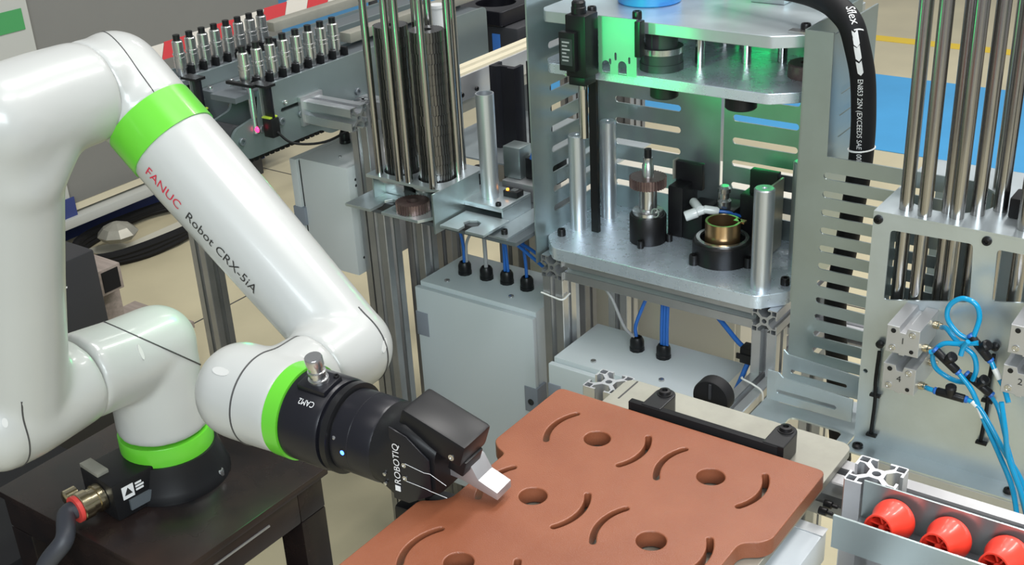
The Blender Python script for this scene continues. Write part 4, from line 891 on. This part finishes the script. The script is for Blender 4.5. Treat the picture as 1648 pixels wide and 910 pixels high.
# ================================================================== GEAR AND TUBE STATION (left of the press)
st = thing('feeder_bench', 'dark shelf on aluminium legs carrying the gear magazine and the tube holder', 'bench', (-1.40, 1.68, FZ))
sheet('shelf', rrect(-1.590, -1.186, 1.602, 1.84), [], (0, 0, -.8885), X, Y, .0085, 'slate', st, bevel=.0006)
for x, y in ((-1.532, 1.632), (-1.532, 1.742), (-1.26, 1.93)): profile('leg', (x, y, FZ), 'z', (-.8888 if y < 1.8 else -.95) - FZ, 'alu_dark', st)
MB().lathe((-1.440, 1.6015, -.886), -Y, [(.004, 0), (.004, .003)], 10).build('shelf_screw', 'steel', st)
# gear magazine
gm = thing('gear_magazine', 'magazine frame with steel rods guiding two stacks of gears', 'magazine', (-1.43, 1.64, -.88))
yA = 1.575
sheet('rod_plate', rrect(-1.522, -1.338, yA + .01, 1.72), [circ(-1.474, 1.640, .037, 32), circ(-1.390, 1.640, .037, 32)], (0, 0, -.8075), X, Y, .006, 'galv_light', gm)
MB().bb(-1.341, -1.3375, 1.560, 1.70, -.8795, -.8015).build('side_sheet', 'galv', gm)
MB().bb(-1.522, -1.5185, 1.60, 1.70, -.8795, -.8080).build('side_sheet', 'galv', gm)
MB().bb(-1.518, -1.342, 1.70, 1.704, -.8795, -.8080).build('back_sheet', 'grey_dark', gm)
for cx in (-1.474, -1.390):
    P = [(cx + .047 * math.cos(math.radians(a)), 1.640 + .052 * math.sin(math.radians(a))) for a in range(200, 341, 10)] + [(cx + .039 * math.cos(math.radians(a)), 1.640 + .040 * math.sin(math.radians(a))) for a in range(340, 199, -10)]
    sheet('guide_arc', P, [], (0, 0, -.8135), X, Y, .005, 'alu', gm)
RODS = [(-1.498, 1.598), (-1.441, 1.590), (-1.419, 1.592), (-1.358, 1.588), (-1.355, 1.660), (-1.440, 1.672), (-1.424, 1.690), (-1.50, 1.678), (-1.372, 1.696)]
for x, y in RODS: MB().cyl((x, y, -.8014), (x, y, -.36), .0072, n=18).build('rod', 'rod', gm)
sl_ = sheet('slide_plate', [(-1.553, 1.552), (-1.489, 1.552), (-1.489, 1.588), (-1.494, 1.600), (-1.484, 1.612), (-1.466, 1.612), (-1.456, 1.600), (-1.461, 1.588), (-1.461, 1.552), (-1.372, 1.552), (-1.346, 1.60), (-1.346, 1.66), (-1.553, 1.66)], [], (0, 0, -.862), X, Y, .006, 'galv_light', gm, bevel=.0004)
MB().bb(-1.520, -1.345, 1.60, 1.65, -.8795, -.8622).build('slide_block', 'grey_dark', gm, bevel=.001)
MB().lathe((-1.425, 1.640, -.8559), Z, [(.017, 0), (.017, .020), (.012, .026)], 20).build('pusher', 'alu', gm)
MB().bb(-1.520, -1.470, 1.632, 1.66, -.8558, -.832).build('pusher_block', 'steel', gm, bevel=.002)
gpo, ghl = gear_mesh(.0325, .02, .011, 34)
gme = sheet_mesh('gear', gpo, ghl, (0, 0, -H), X, Y, .0188, .0)
def gear(x, y, z, label, grp, m='gear', rz=0.0):
    o = bpy.data.objects.new('gear', GM[m]); COL.objects.link(o); o.location = (x, y, z + H); o.rotation_euler.z = rz
    return tag(o, label, 'gear', grp)
GM = {}
for m in ('gear', 'gear_brown'):
    me = gme.copy(); me.materials.clear(); me.materials.append(M[m]); me.polygons.foreach_set('use_smooth', [True] * len(me.polygons)); me.set_sharp_from_angle(angle=math.radians(25)); GM[m] = me
ordn = ['lowest', 'second', 'third', 'fourth', 'fifth', 'sixth', 'seventh', 'eighth', 'ninth', 'tenth', 'eleventh', 'twelfth', 'thirteenth', 'fourteenth', 'fifteenth', 'topmost']
for side, cx, n in (('left', -1.474, 15), ('right', -1.390, 15)):
    for k in range(n):
        w_ = 'topmost' if k == n - 1 else ordn[k] if k == 0 else ordn[k] + ' from the bottom'
        gear(cx, 1.640, -.8082 + .0192 * k, 'steel gear, %s in the %s stack of the magazine' % (w_, side), 'gears stacked in the magazine', rz=random.uniform(-.05, .05))
MB().pipe((-1.474, 1.640, -.8155), (-1.474, 1.640, -.8085), .030, .020, 28).build('stack_support', 'grey_dark', gm)
MB().pipe((-1.390, 1.640, -.8155), (-1.390, 1.640, -.8085), .030, .020, 28).build('stack_support', 'grey_dark', gm)
gear(-1.412, 1.588, -.8556, 'single brown gear lying on the slide plate below the stacks', 'loose gear', 'gear_brown')
# tube holder
tb_ = thing('tube_holder', 'zinc plated block with slotted front plate holding the upright tube', 'holder', (-1.29, 1.68, -.88))
MB().bb(-1.358, -1.247, 1.648, 1.740, -.848, -.842).build('block_top', 'galv_light', tb_, bevel=.0008)
MB().bb(-1.2505, -1.247, 1.650, 1.740, -.8795, -.8485).build('block_side', 'galv_light', tb_)
MB().bb(-1.358, -1.3545, 1.650, 1.740, -.8795, -.8485).build('block_side', 'galv', tb_)
MB().bb(-1.354, -1.251, 1.73, 1.738, -.8795, -.8485).build('block_back', 'grey_dark', tb_)
MB().bb(-1.354, -1.251, 1.652, 1.656, -.853, -.8487).build('front_lip', 'alu', tb_)
sheet('slotted_plate', [(-1.332, 1.568), (-1.290, 1.568), (-1.290, 1.588), (-1.301, 1.598), (-1.297, 1.612), (-1.284, 1.619), (-1.270, 1.612), (-1.266, 1.598), (-1.274, 1.588), (-1.274, 1.568), (-1.232, 1.568), (-1.232, 1.647), (-1.332, 1.647)][::1], [], (0, 0, -.867), X, Y, .005, 'galv_light', tb_, bevel=.0004)
MB().bb(-1.335, -1.26, 1.60, 1.655, -.8795, -.8672).build('plate_block', 'grey_dark', tb_)
for x in (-1.348, -1.262): bolt((x, 1.657, -.8419), Z, .0055, .006, tb_)
sheet('foot_flange', rrect(-1.2465, -1.205, 1.60, 1.745), [], (0, 0, -.8799), X, Y, .004, 'galv_light', tb_)
for x, y in ((-1.222, 1.618), (-1.222, 1.730)): bolt((x, y, -.8759), Z, .006, .009, tb_)
sn = MB().bb(-1.282, -1.250, 1.700, 1.722, -.8418, -.830).build('proximity_sensor', 'blk', tb_, bevel=.001)
MB().bb(-1.276, -1.272, 1.702, 1.706, -.8298, -.826).build('sensor_light', 'led_amber', sn)
MB().bb(-1.268, -1.256, 1.704, 1.716, -.8299, -.8285).build('sensor_window', 'steel', sn)
tt_ = tag(MB().pipe((-1.303, 1.688, -.8418), (-1.303, 1.688, -.640), .0172, .0150, 36).build('steel_tube', 'pillar'), 'upright bright steel tube standing on the tube holder', 'tube')
# equipment behind the tube holder
t = thing('pusher_unit', 'black pneumatic pusher unit with blue cable behind the upright tube', 'actuator', (-1.30, 1.83, -.88))
MB().bb(-1.34, -1.24, 1.775, 1.835, -.8798, -.845).build('unit_base', 'alu_cast', t, bevel=.002)
MB().bb(-1.30, -1.225, 1.80, 1.836, -.844, -.80).build('unit_body', 'blk', t, bevel=.003)
MB().bb(-1.345, -1.305, 1.79, 1.83, -.844, -.78).build('unit_cap', 'galv', t, bevel=.002)
MB().tube(catmull([(-1.285, 1.80, -.80), (-1.275, 1.80, -.78), (-1.255, 1.795, -.80), (-1.235, 1.79, -.835), (-1.225, 1.78, -.84)], 6), .0035, 8).build('unit_cable', 'bluecab', t)
t = thing('cable_plug', 'black sensor plug on the shelf between the gear magazine and the tube', 'plug', (-1.36, 1.76, -.88))
MB().bb(-1.40, -1.36, 1.74, 1.78, -.8798, -.84).build('plug_body', 'blk', t, bevel=.004); MB().lathe((-1.385, 1.76, -.84), Z, [(.012, 0), (.012, .018), (.007, .022)], 14).build('plug_nut', 'blk', t)
# rail behind and black upright profiles
t = thing('side_rail', 'long aluminium rail with two cream strips running back behind the tube', 'rail', (-1.47, 2.3, -.68))
MB().bb(-1.559, -1.503, 1.82, 3.3, -.737, -.6845).build('rail_body', 'alu', t, bevel=.002)
MB().bb(-1.553, -1.536, 1.82, 3.3, -.6844, -.6792).build('cream_strip', 'cream', t); MB().bb(-1.524, -1.507, 1.82, 3.3, -.6844, -.6792).build('cream_strip', 'cream', t)
MB().bb(-1.536, -1.509, 1.82, 3.3, -.763, -.7375).build('rail_channel', 'dirty', t)
for y in (1.87, 1.92, 1.985): bolt((-1.5025, y, -.721), X, .005, .004, t, 'rail_screw')
for y in (2.58, 3.1): profile('leg', (-1.531, y, FZ), 'z', -.7635 - FZ, 'alu_dark', t)
t = thing('clear_cylinder', 'pale grey plastic cylinder standing between the gear stacks and the cream strips', 'cylinder', (-1.526, 1.84, -.68))
MB().lathe((-1.526, 1.840, -.6790), Z, [(.0167, 0), (.0167, .008), (.0136, .009), (.0136, .141), (.0157, .142), (.0157, .148)], 20).build('cylinder_tube', 'clear', t)
t = thing('black_uprights', 'pair of black upright channel profiles behind the steel tube', 'profile', (-1.43, 1.95, -.88))
sheet('upright', [(-1.470, 1.925), (-1.452, 1.925), (-1.446, 1.932), (-1.428, 1.932), (-1.424, 1.925), (-1.408, 1.925), (-1.408, 1.960), (-1.416, 1.960), (-1.416, 1.940), (-1.462, 1.940), (-1.462, 1.960), (-1.470, 1.960)], [], (0, 0, -.8450), X, Y, .176, 'blk_an', t)
sheet('upright', [(-1.398, 1.955), (-1.366, 1.955), (-1.366, 1.995), (-1.374, 1.995), (-1.374, 1.964), (-1.398, 1.964)], [], (0, 0, -.845), X, Y, .186, 'blk_an', t)
sheet('foot_plate', rrect(-1.60, -1.19, 1.85, 2.16), [], (0, 0, -.8485), X, Y, .0034, 'galv_light', t)
MB().bb(-1.33, -1.29, 2.0, 2.06, -.845, -.795).build('foot_block', 'galv', t, bevel=.002)
bolt((-1.315, 1.995, -.825), -Y, .007, .006, t, 'foot_bolt')
for y in (1.88, 2.12): profile('leg', (-1.57, y, FZ), 'z', -.8487 - FZ, 'alu_dark', t)
# ================================================================== SHAFT CONVEYOR
cv = thing('shaft_conveyor', 'grey-green chain conveyor carrying two rows of steel shafts', 'conveyor', (-1.75, 1.9, FZ))
M['conv'] = mat('grey_green_conveyor_paint', (0.21, 0.255, 0.26), 0.33, 0.5, noise=0.06, nscale=6)
def side_plate(x, nm): return sheet(nm, fillet([(1.372, -.715), (1.405, -.735), (1.60, -.735), (1.62, -.750), (2.15, -.750), (2.15, -.612), (1.455, -.612), (1.445, -.66), (1.385, -.672), (1.372, -.69)], .012, 4), [stadium(1.50, 1.555, -.668, .004)], (x, 0, 0), Y, Z, .006, 'conv', cv)
for x in (-1.646, -1.718, -1.826, -1.900): side_plate(x, 'side_plate')
for y, z in ((1.395, -.697), (1.447, -.688), (1.497, -.688), (1.548, -.688), (1.709, -.688), (1.86, -.688)):
    bolt((-1.640, y, z), X, .0075, .005, cv, 'frame_bolt', 'slate')
for y in (1.478, 1.512): bolt((-1.640, y, -.655), X, .0045, .004, cv, 'frame_screw', 'steel')
for xa, xb in ((-1.712, -1.646), (-1.894, -1.826)):
    MB().bb(xa, xb, 1.40, 2.15, -.628, -.618).build('chain_bed', 'slate', cv)
    for yy in (1.395,): MB().cyl((xa, yy, -.690), (xb, yy, -.690), .022, n=20).build('return_roller', 'grey_dark', cv)
for k in range(26): MB().bb(-1.655, -1.6465, 1.40 + .0135 * k, 1.4085 + .0135 * k, -.745, -.733).build('chain_link', 'blk_ox', cv)
MB().bb(-1.818, -1.722, 1.46, 1.58, -.735, -.640).build('drive_box', 'slate', cv, bevel=.004)
for y, z in ((1.475, -.6399), (1.53, -.6399)): bolt((-1.80, y, z), Z, .005, .005, cv, 'drive_screw', 'steel')
for x in (-1.812, -1.730): bolt((x, 1.4599, -.66), -Y, .005, .004, cv, 'drive_screw', 'steel')
MB().bb(-1.818, -1.722, 1.60, 2.15, -.735, -.66).build('centre_panel', 'conv', cv)
profile('cross_beam', (-1.634, 1.5745, -.685), 'x', .121, 'alu', cv)
MB().bb(-1.640, -1.632, 1.545, 1.605, -.712, -.655).build('beam_flange', 'alu', cv, bevel=.001)
profile('leg', (-1.613, 1.695, FZ), 'z', -.700 - FZ, 'alu_dark', cv)
profile('leg', (-1.955, 1.52, FZ), 'z', -.72 - FZ, 'alu_dark', cv); profile('leg', (-1.916, 2.9, FZ), 'z', -.6055 - FZ, 'alu_dark', cv); profile('leg', (-1.697, 2.9, FZ), 'z', -.6055 - FZ, 'alu_dark', cv)
MB().bb(-1.67, -1.55, 1.70, 1.735, -.735, -.70).build('rear_bracket', 'alu', cv)
# rear guide rails, upper right
for x, z, m in ((-1.712, -.585, 'dirty'), (-1.93, -.585, 'dirty')): MB().bb(x, x + .03, 1.75, 3.4, z - .02, z).build('guide_rail', m, cv, bevel=.002)
def shaft_proto():
    t = thing('steel_shaft', 'x', 'shaft', (0, 0, 0), 'shafts standing on the conveyor')
    MB().lathe((0, 0, 0), Z, [(.0100, -.013), (.0100, .0), (.0118, .001), (.0118, .022), (.0108, .0225), (.0108, .026), (.0122, .0265), (.0122, .030), (.0104, .0305), (.0104, .0520), (.0092, .0535), (.0092, .0545)], 18).build('shaft_body', 'steel', t)
    MB().cyl((0, 0, .0547), (0, 0, .0650), .0068, n=14).build('shaft_cap', 'blk', t)
    return t
pt = shaft_proto(); first = True
ords = ['first', 'second', 'third', 'fourth', 'fifth', 'sixth', 'seventh', 'last']
pick = {}
for row, x, y0_, dy in (('near', -1.675, 1.4575, .0340), ('far', -1.860, 1.4625, .0312)):
    for k in range(8):
        lab = 'steel shaft with black cap, %s%s in the %s conveyor row' % (ords[k], ' counted from the robot' if k < 7 else ' from the robot', row)
        loc = V((x, y0_ + dy * k, -.604))
        if first: pt.location = loc + V((0, 0, H)); pt['label'] = lab; first = False
        else: r2 = dup(pt, (0, 0, 0), lab); r2.location = loc + V((0, 0, H))
# black grip tabs between shafts, parts of the chain
for x, y0_, dy in ((-1.675, 1.4575, .0340), (-1.860, 1.4625, .0312)):
    for k in range(8):
        MB().bb(x - .010, x + .016, y0_ + dy * k + .0130, y0_ + dy * k + .0205, -.6178, -.600).build('chain_grip', 'blk', cv, bevel=.002)
# sensors at the near end
M['sensmark'] = mat('yellow_green_mark', (0.45, 0.6, 0.05), 0.4)
def sensor(x, y, label, led=False):
    t = thing('light_sensor', label, 'sensor', (x, y, -.70))
    MB().bb(x - .012, x + .012, y - .010, y + .010, -.700, -.664).build('sensor_body', 'blk', t, bevel=.002)
    MB().bb(x - .010, x + .010, y - .003, y + .003, -.6639, -.606).build('sensor_bar', 'blk_an', t, bevel=.001)
    MB().bb(x - .012, x - .0105, y - .008, y + .008, -.664, -.606).build('sensor_plate', 'alu', t)
    MB().bb(x - .012, x + .008, y - .0102, y + .0102, -.6638, -.6615).build('sensor_mark', 'sensmark', t)
    MB().bb(x - .03, x + .012, y - .012, y + .012, -.6058, -.601).build('sensor_arm', 'blk', t)
    if led: MB().lathe((x - .018, y - .020, -.684), -Y, [(.0062, 0), (.005, .003), (0, .005)], 14).build('sensor_light', 'led_red', t)
    MB().tube(catmull([(x + .012, y, -.69), (x + .03, y + .02, -.715), (x + .05, y + .08, -.728), (x + .05, y + .16, -.725)], 6), .0025, 8).build('sensor_cable', 'blk_matt', t)
sensor(-1.618, 1.452, 'black light sensor with a glowing red spot at the near conveyor end', True)
sensor(-1.775, 1.425, 'black light sensor beside the forearm at the far conveyor row')
t = thing('locating_pin', 'tall bright steel pin standing below the first near shaft', 'pin', (-1.655, 1.437, -.69))
MB().cyl((-1.640, 1.432, -.692), (-1.648, 1.440, -.606), .0062, n=16).build('pin_body', 'steel', t); MB().bb(-1.70, -1.63, 1.43, 1.438, -.6055, -.600).build('pin_clip', 'blk', t)
# motor at the far end
t = thing('drive_motor', 'black conveyor drive motor with a blue label beside the cream strips', 'motor', (-1.69, 2.30, FZ))
MB().bb(-1.730, -1.600, 2.21, 2.40, -.770, -.672).build('motor_body', 'grey_dark', t, bevel=.008)
MB().bb(-1.672, -1.650, 2.2085, 2.2099, -.745, -.690).build('motor_label', 'bluelabel', t)
sheet('motor_flange', rrect(-1.775, -1.635, 2.20, 2.38, .01), [circ(-1.71, 2.28, .048, 28)], (0, 0, -.670), X, Y, .034, 'blk_an', t, bevel=.002)
MB().lathe((-1.5999, 2.31, -.72), X, [(.042, 0), (.042, .012), (.03, .02), (.018, .02), (.018, .032)], 28).build('motor_end', 'grey_dark', t)
MB().bb(-1.71, -1.63, 2.24, 2.38, FZ, -.7705).build('motor_stand', 'slate', t)
